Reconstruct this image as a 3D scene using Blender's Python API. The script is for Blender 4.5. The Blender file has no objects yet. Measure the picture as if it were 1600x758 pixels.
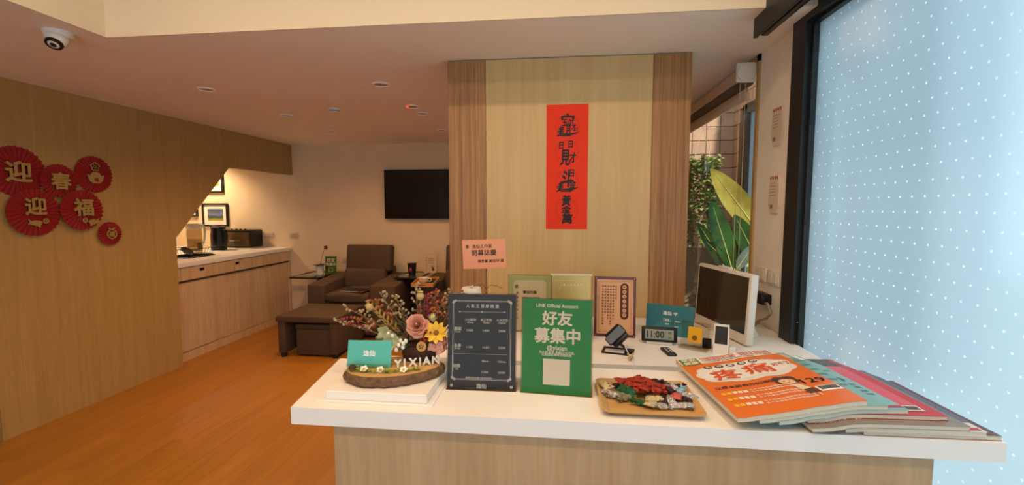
import bpy, bmesh, math, random
from mathutils import Vector, Matrix
random.seed(7)
S = bpy.context.scene
COL = S.collection
PI = math.pi
R = math.radians
# ---------------------------------------------------------------- camera
FPX, CAM_H = 687.0, 1.6
PITCH = math.atan(54 / 687); YAW = math.atan(73 / math.hypot(687, 54))
cd = bpy.data.cameras.new('camera'); cam = bpy.data.objects.new('camera', cd); COL.objects.link(cam)
cd.sensor_width = 36; cd.lens = FPX / 1600 * 36; cd.clip_start = .02; cd.clip_end = 200
cam.location = (0, 0, CAM_H); cam.rotation_euler = (PI / 2 - PITCH, 0, YAW)
S.camera = cam
# ---------------------------------------------------------------- world, exposure, big lights
S.view_settings.view_transform = 'Standard'; S.view_settings.look = 'None'
S.view_settings.gamma = 1; S.view_settings.use_curve_mapping = False
S.view_settings.exposure = 0.12
w = bpy.data.worlds.new('world'); S.world = w; w.use_nodes = True
wn = w.node_tree; bg = wn.nodes['Background']
bg.inputs[0].default_value = (.66, .84, 1.0, 1); bg.inputs[1].default_value = 1.75
def lamp(name, kind, loc, energy, color, rot=(0, 0, 0), **kw):
    d = bpy.data.lights.new(name, kind); d.energy = energy; d.color = color
    for k, v in kw.items(): setattr(d, k, v)
    o = bpy.data.objects.new(name, d); COL.objects.link(o); o.location = loc; o.rotation_euler = rot
    return o
WARM = (1.0, .72, .45); LOUNGE = (1.0, .56, .26)
sun = lamp('sun', 'SUN', (4, -4, 8), 9.0, (1.0, .93, .84), (R(30), 0, R(12)), angle=R(2))
# daylight entering through the shop front behind the camera
lamp('shopfront_daylight', 'AREA', (-.9, -1.75, 1.5), 4, (1.0, .93, .84), (R(90), 0, 0), shape='RECTANGLE', size=3.0, size_y=2.4)
# ---------------------------------------------------------------- helpers
def lin(h):
    h = h.lstrip('#'); o = []
    for i in (0, 2, 4):
        c = int(h[i:i + 2], 16) / 255
        o.append(c / 12.92 if c <= .04045 else ((c + .055) / 1.055) ** 2.4)
    return (*o, 1)
MATS = {}
def mat(name, color, rough=.5, metal=0, var=0, vscale=8, bump=0, bscale=60, emit=0, trans=0, ior=1.45, spec=.5, stretch=None, alpha=1, sheen=0, coat=0, rand=0):
    if name in MATS: return MATS[name]
    m = bpy.data.materials.new(name); m.use_nodes = True; MATS[name] = m
    nt = m.node_tree; b = nt.nodes['Principled BSDF']; c = lin(color)
    b.inputs['Base Color'].default_value = c; b.inputs['Roughness'].default_value = rough
    b.inputs['Metallic'].default_value = metal; b.inputs['Transmission Weight'].default_value = trans
    b.inputs['IOR'].default_value = ior; b.inputs['Specular IOR Level'].default_value = spec; b.inputs['Alpha'].default_value = alpha
    b.inputs['Coat Weight'].default_value = coat
    if sheen: b.inputs['Sheen Weight'].default_value = sheen
    if emit: b.inputs['Emission Color'].default_value = c; b.inputs['Emission Strength'].default_value = emit
    tc = nt.nodes.new('ShaderNodeTexCoord'); mp = nt.nodes.new('ShaderNodeMapping')
    nt.links.new(tc.outputs['Object'], mp.inputs[0])
    if stretch: mp.inputs['Scale'].default_value = stretch
    if var or rand:
        n = nt.nodes.new('ShaderNodeTexNoise'); n.inputs['Scale'].default_value = vscale; n.inputs['Detail'].default_value = 5
        nt.links.new(mp.outputs[0], n.inputs['Vector'])
        mr = nt.nodes.new('ShaderNodeMapRange'); mr.inputs[1].default_value = .3; mr.inputs[2].default_value = .7
        mr.inputs[3].default_value = 1 - var; mr.inputs[4].default_value = 1 + var
        nt.links.new(n.outputs[0], mr.inputs[0]); val = mr.outputs[0]
        if rand:
            oi = nt.nodes.new('ShaderNodeObjectInfo'); mr2 = nt.nodes.new('ShaderNodeMapRange')
            mr2.inputs[3].default_value = 1 - rand; mr2.inputs[4].default_value = 1 + rand
            nt.links.new(oi.outputs['Random'], mr2.inputs[0])
            mu = nt.nodes.new('ShaderNodeMath'); mu.operation = 'MULTIPLY'
            nt.links.new(val, mu.inputs[0]); nt.links.new(mr2.outputs[0], mu.inputs[1]); val = mu.outputs[0]
        hs = nt.nodes.new('ShaderNodeHueSaturation'); hs.inputs['Color'].default_value = c
        nt.links.new(val, hs.inputs['Value']); nt.links.new(hs.outputs[0], b.inputs['Base Color'])
    if bump:
        n2 = nt.nodes.new('ShaderNodeTexNoise'); n2.inputs['Scale'].default_value = bscale; n2.inputs['Detail'].default_value = 4
        nt.links.new(mp.outputs[0], n2.inputs['Vector'])
        bp = nt.nodes.new('ShaderNodeBump'); bp.inputs['Strength'].default_value = bump; bp.inputs['Distance'].default_value = .01
        nt.links.new(n2.outputs[0], bp.inputs['Height']); nt.links.new(bp.outputs[0], b.inputs['Normal'])
    return m
def wood(name, c0, c1, scale=(14, 14, .8), rough=.5, streak=0, rand=0, bump=.04):
    """Long grain along the axis whose scale is small."""
    if name in MATS: return MATS[name]
    m = bpy.data.materials.new(name); m.use_nodes = True; MATS[name] = m
    nt = m.node_tree; b = nt.nodes['Principled BSDF']; b.inputs['Roughness'].default_value = rough
    tc = nt.nodes.new('ShaderNodeTexCoord'); mp = nt.nodes.new('ShaderNodeMapping'); mp.inputs['Scale'].default_value = scale
    nt.links.new(tc.outputs['Object'], mp.inputs[0])
    if rand:
        oi = nt.nodes.new('ShaderNodeObjectInfo'); ad = nt.nodes.new('ShaderNodeVectorMath'); ad.operation = 'MULTIPLY_ADD'
        ad.inputs[1].default_value = (37, 53, 29)
        nt.links.new(oi.outputs['Random'], ad.inputs[0]); nt.links.new(mp.outputs[0], ad.inputs[2]); src = ad.outputs[0]
    else: src = mp.outputs[0]
    n = nt.nodes.new('ShaderNodeTexNoise'); n.inputs['Scale'].default_value = 1; n.inputs['Detail'].default_value = 6
    n.inputs['Distortion'].default_value = .6; nt.links.new(src, n.inputs['Vector'])
    r = nt.nodes.new('ShaderNodeValToRGB'); r.color_ramp.elements[0].position = .3; r.color_ramp.elements[1].position = .72
    r.color_ramp.elements[0].color = lin(c0); r.color_ramp.elements[1].color = lin(c1)
    nt.links.new(n.outputs[0], r.inputs[0]); out = r.outputs[0]
    if streak:
        n3 = nt.nodes.new('ShaderNodeTexNoise'); n3.inputs['Scale'].default_value = 6; n3.inputs['Detail'].default_value = 3
        nt.links.new(src, n3.inputs['Vector'])
        mr = nt.nodes.new('ShaderNodeMapRange'); mr.inputs[1].default_value = .35; mr.inputs[2].default_value = .65
        mr.inputs[3].default_value = 1 - streak; mr.inputs[4].default_value = 1 + streak * .6
        nt.links.new(n3.outputs[0], mr.inputs[0])
        hs = nt.nodes.new('ShaderNodeHueSaturation'); nt.links.new(out, hs.inputs['Color']); nt.links.new(mr.outputs[0], hs.inputs['Value']); out = hs.outputs[0]
    if rand:
        mr2 = nt.nodes.new('ShaderNodeMapRange'); mr2.inputs[3].default_value = 1 - rand; mr2.inputs[4].default_value = 1 + rand
        nt.links.new(oi.outputs['Random'], mr2.inputs[0])
        h2 = nt.nodes.new('ShaderNodeHueSaturation'); nt.links.new(out, h2.inputs['Color']); nt.links.new(mr2.outputs[0], h2.inputs['Value']); out = h2.outputs[0]
    nt.links.new(out, b.inputs['Base Color'])
    if bump:
        bp = nt.nodes.new('ShaderNodeBump'); bp.inputs['Strength'].default_value = bump; bp.inputs['Distance'].default_value = .005
        nt.links.new(n.outputs[0], bp.inputs['Height']); nt.links.new(bp.outputs[0], b.inputs['Normal'])
    return m
TXT = {}
def glyphs(s, bold=0.0, ext=0.0, shear=0.0, res=2):
    """Triangulated lettering of one string at size 1, baseline at 0: (verts, faces)."""
    k = (s, bold, ext, shear, res)
    if k in TXT: return TXT[k]
    c = bpy.data.curves.new('lettering', 'FONT'); c.body = s; c.size = 1; c.offset = bold; c.extrude = ext; c.shear = shear
    c.resolution_u = res; c.fill_mode = 'BOTH' if ext else 'FRONT'
    o = bpy.data.objects.new('lettering', c); COL.objects.link(o)
    dg = bpy.context.evaluated_depsgraph_get(); dg.update()
    me = bpy.data.meshes.new_from_object(o.evaluated_get(dg))
    v = [tuple(x.co) for x in me.vertices]; f = [tuple(p.vertices) for p in me.polygons]
    bpy.data.objects.remove(o); bpy.data.curves.remove(c); bpy.data.meshes.remove(me)
    TXT[k] = (v, f); return TXT[k]
class B:
    def __init__(s): s.v = []; s.f = []
    def add(s, v, f, M=None):
        n = len(s.v)
        s.v += [tuple(M @ Vector(p)) for p in v] if M is not None else [tuple(p) for p in v]
        s.f += [tuple(i + n for i in q) for q in f]; return s
    def box(s, x0, x1, y0, y1, z0, z1, M=None):
        v = [(x0, y0, z0), (x1, y0, z0), (x1, y1, z0), (x0, y1, z0), (x0, y0, z1), (x1, y0, z1), (x1, y1, z1), (x0, y1, z1)]
        return s.add(v, [(0, 3, 2, 1), (4, 5, 6, 7), (0, 1, 5, 4), (1, 2, 6, 5), (2, 3, 7, 6), (3, 0, 4, 7)], M)
    def rbox(s, x0, x1, y0, y1, z0, z1, r=.01, seg=2, M=None, fn=None):
        bm = bmesh.new(); bmesh.ops.create_cube(bm, size=1)
        for p in bm.verts: p.co = Vector(((x0 + x1) / 2 + p.co.x * (x1 - x0), (y0 + y1) / 2 + p.co.y * (y1 - y0), (z0 + z1) / 2 + p.co.z * (z1 - z0)))
        bmesh.ops.bevel(bm, geom=bm.edges[:], offset=r, segments=seg, profile=.5, affect='EDGES')
        if fn:
            bmesh.ops.subdivide_edges(bm, edges=bm.edges[:], cuts=3, use_grid_fill=True)
            for p in bm.verts: p.co = Vector(fn(*p.co))
        bm.verts.index_update()
        s.add([p.co.copy() for p in bm.verts], [tuple(q.index for q in fc.verts) for fc in bm.faces], M); bm.free(); return s
    def prism(s, pts, a, b, axis='z', M=None):
        n = len(pts)
        g = {'x': lambda p, t: (t, p[0], p[1]), 'y': lambda p, t: (p[0], t, p[1]), 'z': lambda p, t: (p[0], p[1], t)}[axis]
        v = [g(p, a) for p in pts] + [g(p, b) for p in pts]
        return s.add(v, [tuple(range(n - 1, -1, -1)), tuple(range(n, 2 * n))] + [(i, (i + 1) % n, n + (i + 1) % n, n + i) for i in range(n)], M)
    def lathe(s, prof, n=20, c=(0, 0, 0), M=None):
        v = []; f = []
        for (r, z) in prof:
            for i in range(n):
                a = 2 * PI * i / n; v.append((c[0] + r * math.cos(a), c[1] + r * math.sin(a), c[2] + z))
        for j in range(len(prof) - 1):
            for i in range(n):
                k = (i + 1) % n; f.append((j * n + i, j * n + k, (j + 1) * n + k, (j + 1) * n + i))
        if prof[0][0] > 1e-5: f.append(tuple(range(n - 1, -1, -1)))
        if prof[-1][0] > 1e-5: f.append(tuple(range((len(prof) - 1) * n, len(prof) * n)))
        return s.add(v, f, M)
    def tube(s, pts, r, n=6, M=None, cap=True):
        P = [Vector(p) for p in pts]; v = []; f = []; m = len(P)
        rr = r if isinstance(r, (list, tuple)) else [r] * m
        up = Vector((0, 0, 1)); prev = None
        for i, p in enumerate(P):
            t = (P[min(i + 1, m - 1)] - P[max(i - 1, 0)])
            if t.length < 1e-9: t = Vector((0, 0, 1))
            t.normalize()
            if prev is None: a = t.cross(up if abs(t.z) < .95 else Vector((1, 0, 0))).normalized()
            else:
                a = prev - t * prev.dot(t); a = a.normalized() if a.length > 1e-6 else t.orthogonal().normalized()
            prev = a; b = t.cross(a)
            for k in range(n):
                q = 2 * PI * k / n; v.append(p + (a * math.cos(q) + b * math.sin(q)) * rr[i])
        for i in range(m - 1):
            for k in range(n):
                l = (k + 1) % n; f.append((i * n + k, i * n + l, (i + 1) * n + l, (i + 1) * n + k))
        if cap: f.append(tuple(range(n - 1, -1, -1))); f.append(tuple(range((m - 1) * n, m * n)))
        return s.add(v, f, M)
    def ball(s, c, r, seg=10, ring=6, M=None):
        r3 = r if isinstance(r, (tuple, list)) else (r, r, r); v = [(c[0], c[1], c[2] - r3[2])]; f = []
        for j in range(1, ring):
            t = -PI / 2 + PI * j / ring
            for i in range(seg):
                a = 2 * PI * i / seg; v.append((c[0] + r3[0] * math.cos(t) * math.cos(a), c[1] + r3[1] * math.cos(t) * math.sin(a), c[2] + r3[2] * math.sin(t)))
        v.append((c[0], c[1], c[2] + r3[2])); L = len(v) - 1
        for i in range(seg): f.append((0, 1 + (i + 1) % seg, 1 + i))
        for j in range(ring - 2):
            for i in range(seg):
                k = (i + 1) % seg; f.append((1 + j * seg + i, 1 + j * seg + k, 1 + (j + 1) * seg + k, 1 + (j + 1) * seg + i))
        for i in range(seg): f.append((L, 1 + (ring - 2) * seg + i, 1 + (ring - 2) * seg + (i + 1) % seg))
        return s.add(v, f, M)
    def text(s, t, x, y, size, bold=0, align='c', ext=0, M=None, fit=None, shear=0, sp=1.0, res=2):
        """Flat lettering in the xy plane, x/y the middle (or left) of the string; fit=(w,h) stretches its bounding box."""
        if not t.strip(): return s
        v0, f0 = glyphs(t, 0.0, ext, shear, res)
        if not v0: return s
        if bold:      # heavier strokes: the outline repeated round a small circle
            k = 8 if bold >= .03 else 4; v = []; f = []
            for q in range(k):
                a = 2 * PI * (q + .5) / k; n0 = len(v); bx, by = bold * math.cos(a), bold * math.sin(a)
                v += [(p[0] + bx, p[1] + by, p[2] + q * 1e-5 / max(size, .01)) for p in v0]; f += [tuple(i + n0 for i in g) for g in f0]
        else: v, f = v0, f0
        xs = [p[0] for p in v]; ys = [p[1] for p in v]; X0, X1, Y0, Y1 = min(xs), max(xs), min(ys), max(ys)
        if fit: kx, ky = fit[0] / max(1e-6, X1 - X0), fit[1] / max(1e-6, Y1 - Y0)
        else: kx, ky = size * sp, size
        ox = {'c': (X0 + X1) / 2, 'l': X0, 'r': X1}[align]; oy = (Y0 + Y1) / 2 if fit else .36
        return s.add([((p[0] - ox) * kx + x, (p[1] - oy) * ky + y, p[2] * size) for p in v], f, M)
    def rect(s, x, y, w, h, M=None): return s.add([(x - w / 2, y - h / 2, 0), (x + w / 2, y - h / 2, 0), (x + w / 2, y + h / 2, 0), (x - w / 2, y + h / 2, 0)], [(0, 1, 2, 3)], M)
    def disc(s, x, y, r, n=18, ry=None, M=None):
        return s.add([(x + r * math.cos(2 * PI * i / n), y + (ry or r) * math.sin(2 * PI * i / n), 0) for i in range(n)], [tuple(range(n))], M)
    def ring(s, x, y, r0, r1, n=28, M=None):
        v = [(x + r * math.cos(2 * PI * i / n), y + r * math.sin(2 * PI * i / n), 0) for r in (r0, r1) for i in range(n)]
        return s.add(v, [(i, (i + 1) % n, n + (i + 1) % n, n + i) for i in range(n)], M)
    def frame(s, x, y, w, h, t, M=None):
        for q in ((x, y + h / 2, w + t, t), (x, y - h / 2, w + t, t), (x - w / 2, y, t, h), (x + w / 2, y, t, h)): s.rect(*q, M=M)
        return s
    def leaf(s, p, d, L, W, up=(0, 0, 1), droop=.3, n=6, fold=.15, M=None, shape=None):
        d = Vector(d).normalized(); u = Vector(up); sd = d.cross(u)
        if sd.length < 1e-4: sd = d.orthogonal()
        sd.normalize(); nn = sd.cross(d); v = []; f = []; P = Vector(p)
        for i in range(n + 1):
            t = i / n; wd = W * (shape(t) if shape else math.sin(PI * min(1, t * .94 + .04)) ** .8) / 2
            c = P + d * (L * t) - Vector((0, 0, 1)) * (droop * L * t * t)
            v += [tuple(c + sd * wd + nn * fold * wd), tuple(c), tuple(c - sd * wd + nn * fold * wd)]
        for i in range(n):
            a = i * 3; f += [(a, a + 1, a + 4, a + 3), (a + 1, a + 2, a + 5, a + 4)]
        return s.add(v, f, M)
def obj(name, b, m, parent=None, smooth=35, loc=None, rot=None):
    me = bpy.data.meshes.new(name); me.from_pydata(b.v, [], b.f); me.update()
    if m: me.materials.append(m)
    if smooth:
        me.polygons.foreach_set('use_smooth', [True] * len(me.polygons)); me.set_sharp_from_angle(angle=R(smooth))
    o = bpy.data.objects.new(name, me); COL.objects.link(o)
    if parent: o.parent = parent
    if loc: o.location = loc
    if rot: o.rotation_euler = rot
    return o
def tag(o, label, cat, group=None):
    o['label'] = label; o['category'] = cat
    if group: o['group'] = group
    return o
def struct(name, b, m, parent=None, **k):
    o = obj(name, b, m, parent, **k)
    if not parent: o['kind'] = 'structure'
    return o
def thing(name, label, cat, loc=(0, 0, 0), rot=(0, 0, 0), group=None):
    o = bpy.data.objects.new(name, None); COL.objects.link(o); o.location = loc
    o.rotation_euler = rot if isinstance(rot, tuple) else (0, 0, rot); o.empty_display_size = .05
    return tag(o, label, cat, group)
def dup(root, loc, label=None, rot=None):
    def cp(o, par):
        c = o.copy(); COL.objects.link(c); c.parent = par
        for ch in list(o.children): cp(ch, c)
        return c
    r = cp(root, None); r.location = loc
    if rot is not None: r.rotation_euler = rot
    if label: r['label'] = label
    return r
T = Matrix.Translation
def RX(a): return Matrix.Rotation(a, 4, 'X')
def RY(a): return Matrix.Rotation(a, 4, 'Y')
def RZ(a): return Matrix.Rotation(a, 4, 'Z')
FRONT = RX(PI / 2)          # xy print plane -> upright plane facing -y
def UP(y): return T((0, y, 0)) @ FRONT
# room measures (metres)
XL, XR, YF, ZC = -3.78, 1.155, 5.96, 2.488
YC = 2.68                    # face of the panelled pier
ZCT, ZD = 1.0, .94           # counter, back desk
# ---------------------------------------------------------------- materials
M_wall = mat('wall_paint', '#e0caa8', .85, var=.03, vscale=3, bump=.03, bscale=180)
M_ceil = mat('ceiling_paint', '#f1e6d6', .9, var=.02, vscale=2)
M_wallr = mat('wall_paint_lit', '#f0e5d2', .85, var=.02, vscale=3)  # same wall paint lightened: daylight spill on the right wall put into the colour
M_white = mat('white_laminate', '#efe9e2', .38)
M_maple = wood('pale_maple', '#c3a079', '#d8ba92', (13, 13, .7), .5, .10)
M_maple2 = wood('pier_maple', '#c9a56b', '#d3b17a', (9, 9, .4), .5, .05)
M_leftp = wood('wall_maple', '#aa874c', '#b8955a', (22, 22, .8), .5, .07)
M_oak = wood('ribbed_oak', '#8a5c31', '#b98650', (46, 46, .7), .5, .25)
M_floor = wood('oak_plank', '#9f6820', '#b4782a', (16, 1.1, 16), .38, .05, rand=.06)
M_black = mat('black_plastic', '#131313', .4)
M_dark = mat('dark_metal', '#1c1e20', .45, var=.1)
M_chrome = mat('chrome', '#c9c9c9', .2, metal=1)
M_ink = mat('black_ink', '#15110f', .6)
M_wprint = mat('white_print', '#efece6', .6)
M_paper = mat('paper', '#ece4d6', .8)
def glassmat(name, color, rough=.02):
    """Thin clear sheet: mostly see-through with a little gloss."""
    m = bpy.data.materials.new(name); m.use_nodes = True; nt = m.node_tree; nt.nodes.remove(nt.nodes['Principled BSDF'])
    t = nt.nodes.new('ShaderNodeBsdfTransparent'); g = nt.nodes.new('ShaderNodeBsdfGlossy'); mx = nt.nodes.new('ShaderNodeMixShader')
    lw = nt.nodes.new('ShaderNodeLayerWeight'); pw = nt.nodes.new('ShaderNodeMath'); pw.operation = 'POWER'; pw.inputs[1].default_value = 5
    fr = nt.nodes.new('ShaderNodeMath'); fr.operation = 'MULTIPLY_ADD'; fr.inputs[1].default_value = .7; fr.inputs[2].default_value = .007
    lw.inputs[0].default_value = .5; nt.links.new(lw.outputs['Facing'], pw.inputs[0]); nt.links.new(pw.outputs[0], fr.inputs[0])
    t.inputs[0].default_value = lin(color); g.inputs['Roughness'].default_value = rough
    nt.links.new(fr.outputs[0], mx.inputs[0]); nt.links.new(t.outputs[0], mx.inputs[1]); nt.links.new(g.outputs[0], mx.inputs[2])
    nt.links.new(mx.outputs[0], nt.nodes['Material Output'].inputs[0]); MATS[name] = m; return m
M_acr = glassmat('clear_acrylic', '#f3efe8')
M_glass = glassmat('clear_glass', '#eef2ee')
# ================================================================ STRUCTURE
X0, Y0 = -5.6, -1.7
fl = struct('floor', B().box(X0, XR + .1, Y0, YF, -.06, -.004), mat('floor_joint', '#6e4a24', .7), smooth=0)
PW, PL = .185, 1.25
pmesh = {}
nrow = int((XR + .08 - X0) / PW) + 1
for i in range(nrow):
    y = Y0 - (i * .43 % PL)
    while y < YF:
        a, c = max(y, Y0), min(y + PL, YF)
        xa = X0 + i * PW; xb = min(xa + PW, XR + .1)
        if c - a > .03 and xb - xa > .02:
            key = (round(c - a, 3), round(xb - xa, 3))
            if key not in pmesh:
                o = obj('plank', B().box(.0006, xb - xa - .0006, .0006, c - a - .0006, -.02, 0), M_floor, fl, smooth=0); pmesh[key] = o.data
            else:
                o = bpy.data.objects.new('plank', pmesh[key]); COL.objects.link(o); o.parent = fl
            o.location = (xa, a, 0)
        y += PL
# walls
wl = [(2.52, 0), (3.98, 0), (3.985, 1.302), (4.747, 2.065), (YF, 2.07), (YF, ZC), (2.52, ZC)]
struct('wall_left', B().prism(wl, XL - .08, XL, 'x'), M_leftp, smooth=0)
struct('wall_far', B().box(X0, XR + .12, YF, YF + .12, -.06, 3.2), M_wall, smooth=0)
struct('wall_nook', B().box(X0 - .1, X0, Y0, YF, -.06, 3.2), M_wall, smooth=0)
struct('wall_stair', B().box(X0, XL - .08, 2.60, 2.66, 0, ZC), M_leftp, smooth=0)
# shop front wall behind the viewpoint with a wide opening
struct('wall_rear', B().box(X0, -2.4, Y0 - .1, Y0, 0, 3.2).box(.7, XR, Y0 - .1, Y0, 0, 3.2).box(-2.4, .7, Y0 - .1, Y0, 2.5, 3.2), M_wall, smooth=0)
struct('sun_blocker', B().prism([(-3.3, 2.45), (Y0 - .1, 2.75), (Y0 - .1, 2.80), (-3.3, 2.50)], -2.8, 1.0, 'x'), M_dark, smooth=0)  # unseen slab added to keep the sun off the floor behind the viewpoint
# ceilings: low level over the lounge, raised level over the counter
struct('ceiling', B().box(X0, XR + .05, 2.15, YF, ZC, ZC + .09).box(X0, -2.37, Y0, 2.15, ZC, ZC + .09), M_ceil, smooth=0)
struct('trim_1', B().box(-2.368, XR, 2.138, 2.149, ZC + .0003, 3.1).box(-2.369, -2.358, Y0, 2.138, ZC + .0003, 3.1), mat('soffit_paint', '#e6d4b6', .8), smooth=0)
struct('ceiling_raised', B().box(-2.37, XR + .1, Y0, 2.15, 3.1, 3.2), M_ceil, smooth=0)
# right wall with the courtyard window
YW0, YW1, ZW0 = 2.745, 5.2, .45
struct('wall_right', B().box(XR, XR + .12, 2.34, YW0, 0, 3.2).box(XR, XR + .12, YW0, YW1, 0, ZW0).box(XR, XR + .12, YW1, YF, 0, 3.2).box(XR, XR + .12, YW0, YW1, ZC, 3.2), M_wallr, smooth=0)
M_wtrim = wood('window_trim_wood', '#a5824f', '#b8945e', (20, 20, 2), .5)
win = struct('window_1', B().box(XR - .012, XR + .1, YW0 - .0, YW0 + .03, ZW0, ZC - .001).box(XR - .012, XR + .1, YW1 - .03, YW1, ZW0, ZC - .001).box(XR - .012, XR + .1, YW0, YW1, ZC - .04, ZC - .001).box(XR - .03, XR + .1, YW0, YW1, ZW0, ZW0 + .03), M_wtrim, smooth=0)
obj('pane', B().box(XR + .07, XR + .076, YW0 + .03, YW1 - .03, ZW0 + .03, ZC - .04), M_glass, win, smooth=0)
# panelled pier behind the desk
pier = struct('wall_pier', B().box(-.664, .741, YC + .006, YC + .30, 0, ZC - .004), M_maple2, smooth=0)
obj('panel', B().box(-.442, .536, YC, YC + .01, 0, ZC - .006), M_maple2, pier, smooth=0)
for a, c in ((-.674, -.4425), (.5365, .751)):
    o = obj('side_panel', B().box(a, c, YC - .004, YC + .304, 0, ZC - .006), M_oak, pier, smooth=0)
# frosted glass shop front on the right
def frosted():
    m = bpy.data.materials.new('frosted_film'); m.use_nodes = True; nt = m.node_tree; N = nt.nodes; Lk = nt.links
    N.remove(N['Principled BSDF'])
    tc = N.new('ShaderNodeTexCoord'); sp = N.new('ShaderNodeSeparateXYZ'); Lk.new(tc.outputs['Object'], sp.inputs[0])
    def mt(op, a, b=None):
        n = N.new('ShaderNodeMath'); n.operation = op
        for i, q in enumerate((a, b)):
            if q is None: continue
            if isinstance(q, (int, float)): n.inputs[i].default_value = q
            else: Lk.new(q, n.inputs[i])
        return n.outputs[0]
    P = .052
    zr = mt('DIVIDE', sp.outputs[2], P); row = mt('FLOOR', zr); odd = mt('MULTIPLY', mt('MODULO', row, 2), .5)
    yr = mt('ADD', mt('DIVIDE', sp.outputs[1], P), odd)
    fy = mt('SUBTRACT', mt('FRACT', mt('ADD', yr, 100)), .5); fz = mt('SUBTRACT', mt('FRACT', zr), .5)
    d = mt('SQRT', mt('ADD', mt('MULTIPLY', fy, fy), mt('MULTIPLY', fz, fz)))
    dot = mt('LESS_THAN', d, .075)
    film = N.new('ShaderNodeBsdfTranslucent'); film.inputs[0].default_value = (.80, .90, 1.0, 1)
    dotb = N.new('ShaderNodeBsdfTranslucent'); dotb.inputs[0].default_value = (.98, .98, .98, 1)
    df = N.new('ShaderNodeBsdfDiffuse'); df.inputs[0].default_value = (.5, .55, .6, 1)
    m2 = N.new('ShaderNodeMixShader'); m2.inputs[0].default_value = .10; Lk.new(film.outputs[0], m2.inputs[1]); Lk.new(df.outputs[0], m2.inputs[2])
    rf = N.new('ShaderNodeBsdfRefraction'); rf.inputs['Roughness'].default_value = .8; rf.inputs['IOR'].default_value = 1.07; rf.inputs[0].default_value = (.9, .96, 1, 1)
    m3 = N.new('ShaderNodeMixShader'); m3.inputs[0].default_value = .45; Lk.new(m2.outputs[0], m3.inputs[1]); Lk.new(rf.outputs[0], m3.inputs[2])
    mx = N.new('ShaderNodeMixShader'); Lk.new(dot, mx.inputs[0]); Lk.new(m3.outputs[0], mx.inputs[1]); Lk.new(dotb.outputs[0], mx.inputs[2])
    Lk.new(mx.outputs[0], N['Material Output'].inputs[0]); return m
fr = B().box(XR - .03, XR + .1, 2.225, 2.34, 0, 2.55).box(XR - .005, XR + .09, 2.205, 2.225, .08, 2.44)
fr.box(XR - .03, XR + .1, Y0, 2.225, 2.455, 2.56).box(XR - .005, XR + .09, Y0, 2.2, 2.44, 2.456).box(XR - .03, XR + .1, Y0, 2.225, 0, .09)
d2 = struct('window_2', fr, M_dark, smooth=0)
obj('pane', B().box(XR + .021, XR + .029, Y0, 2.215, .08, 2.45), M_glass, d2, smooth=0)
obj('frosted_film', B().add([(XR + .0205, Y0, .08), (XR + .0205, 2.215, .08), (XR + .0205, 2.215, 2.45), (XR + .0205, Y0, 2.45)], [(0, 1, 2, 3)]), frosted(), d2, smooth=0)
for (y, z) in ((2.215, 2.22), (2.215, 1.05), (2.215, .3)):
    obj('screw', B().lathe([(.004, 0), (.004, .003), (.0015, .004)], 10, M=T((XR - .005, y, z)) @ RY(-PI / 2)), M_chrome, d2)
struct('wall_lintel', B().box(XR, XR + .12, Y0, 2.34, 2.56, 3.2), M_wall, smooth=0)
tr = thing('door_track_cover', 'black sliding door track box above the frosted glass', 'track cover', (0, 0, 0))
obj('casing', B().rbox(.909, .925, -1.6, 2.26, 2.40, 2.80, .002).box(.925, XR - .001, -1.6, 2.258, 2.74, 2.80), M_dark, tr)
obj('rail', B().rbox(.935, .965, -1.6, 2.24, 2.402, 2.45, .004).box(.93, .97, -1.6, 2.24, 2.45, 2.735), M_black, tr)
# courtyard
struct('ground_courtyard', B().box(XR + .12, 12, -8, 12, -.12, -.02), mat('courtyard_paving', '#7f8890', .9, var=.1), smooth=0)
M_grout = mat('tile_grout', '#8a7364', .9)
M_tile = mat('terracotta_tile', '#cfa286', .7, var=.08, vscale=14, rand=.10)
YT, XT = 5.0, 1.86
wc = struct('wall_courtyard', B().box(XR + .12, XT + .14, YT, YT + .1, -.02, 4.0).box(XT, XT + .14, 4.72, YT, -.02, 4.0).box(XT, XT + .14, 3.2, 4.72, 2.62, 4.0).box(XT, XT + .14, 3.2, 4.72, -.02, .7), M_grout, smooth=0)
tm = None
TW, TH = .145, .145
for j in range(8, 22):
    for i in range(5):
        xa = XT - (i + 1) * TW
        if xa + .02 < XR + .12: continue
        b = B().rbox(.004, TW - .004, -.010, .002, .004, TH - .004, .003, 1)
        if tm is None: o = obj('tile', b, M_tile, wc); tm = o.data
        else: o = bpy.data.objects.new('tile', tm); COL.objects.link(o); o.parent = wc
        o.location = (xa, YT, j * TH)
    for i in range(13):
        yb = YT - i * TW - .012
        z = j * TH
        if yb - TW < 4.71 and z > .56 and z < 2.60: continue
        o = bpy.data.objects.new('tile', tm); COL.objects.link(o); o.parent = wc
        o.location = (XT, yb, z); o.rotation_euler = (0, 0, -PI / 2)
struct('glass_shade_block', B().box(3.0, 3.5, 4.1, 12, -.02, 6), mat('shade_block_grey', '#828e9b', .9), smooth=0)  # unseen block added to darken the left part of the frosted glass
cw = struct('window_3', B().box(XT - .03, XT + .05, 4.62, 4.72, .7, 2.62).box(XT - .03, XT + .05, 3.2, 4.72, 2.53, 2.62).box(XT - .03, XT + .05, 3.2, 4.72, .7, .78).box(XT - .03, XT + .05, 3.2, 3.3, .7, 2.62), mat('dark_window_frame', '#3a2d2a', .5), smooth=0)
obj('pane', B().add([(XT + .01, 3.3, .78), (XT + .01, 4.62, .78), (XT + .01, 4.62, 2.53), (XT + .01, 3.3, 2.53)], [(0, 1, 2, 3)]), frosted(), cw, smooth=0)
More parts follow.
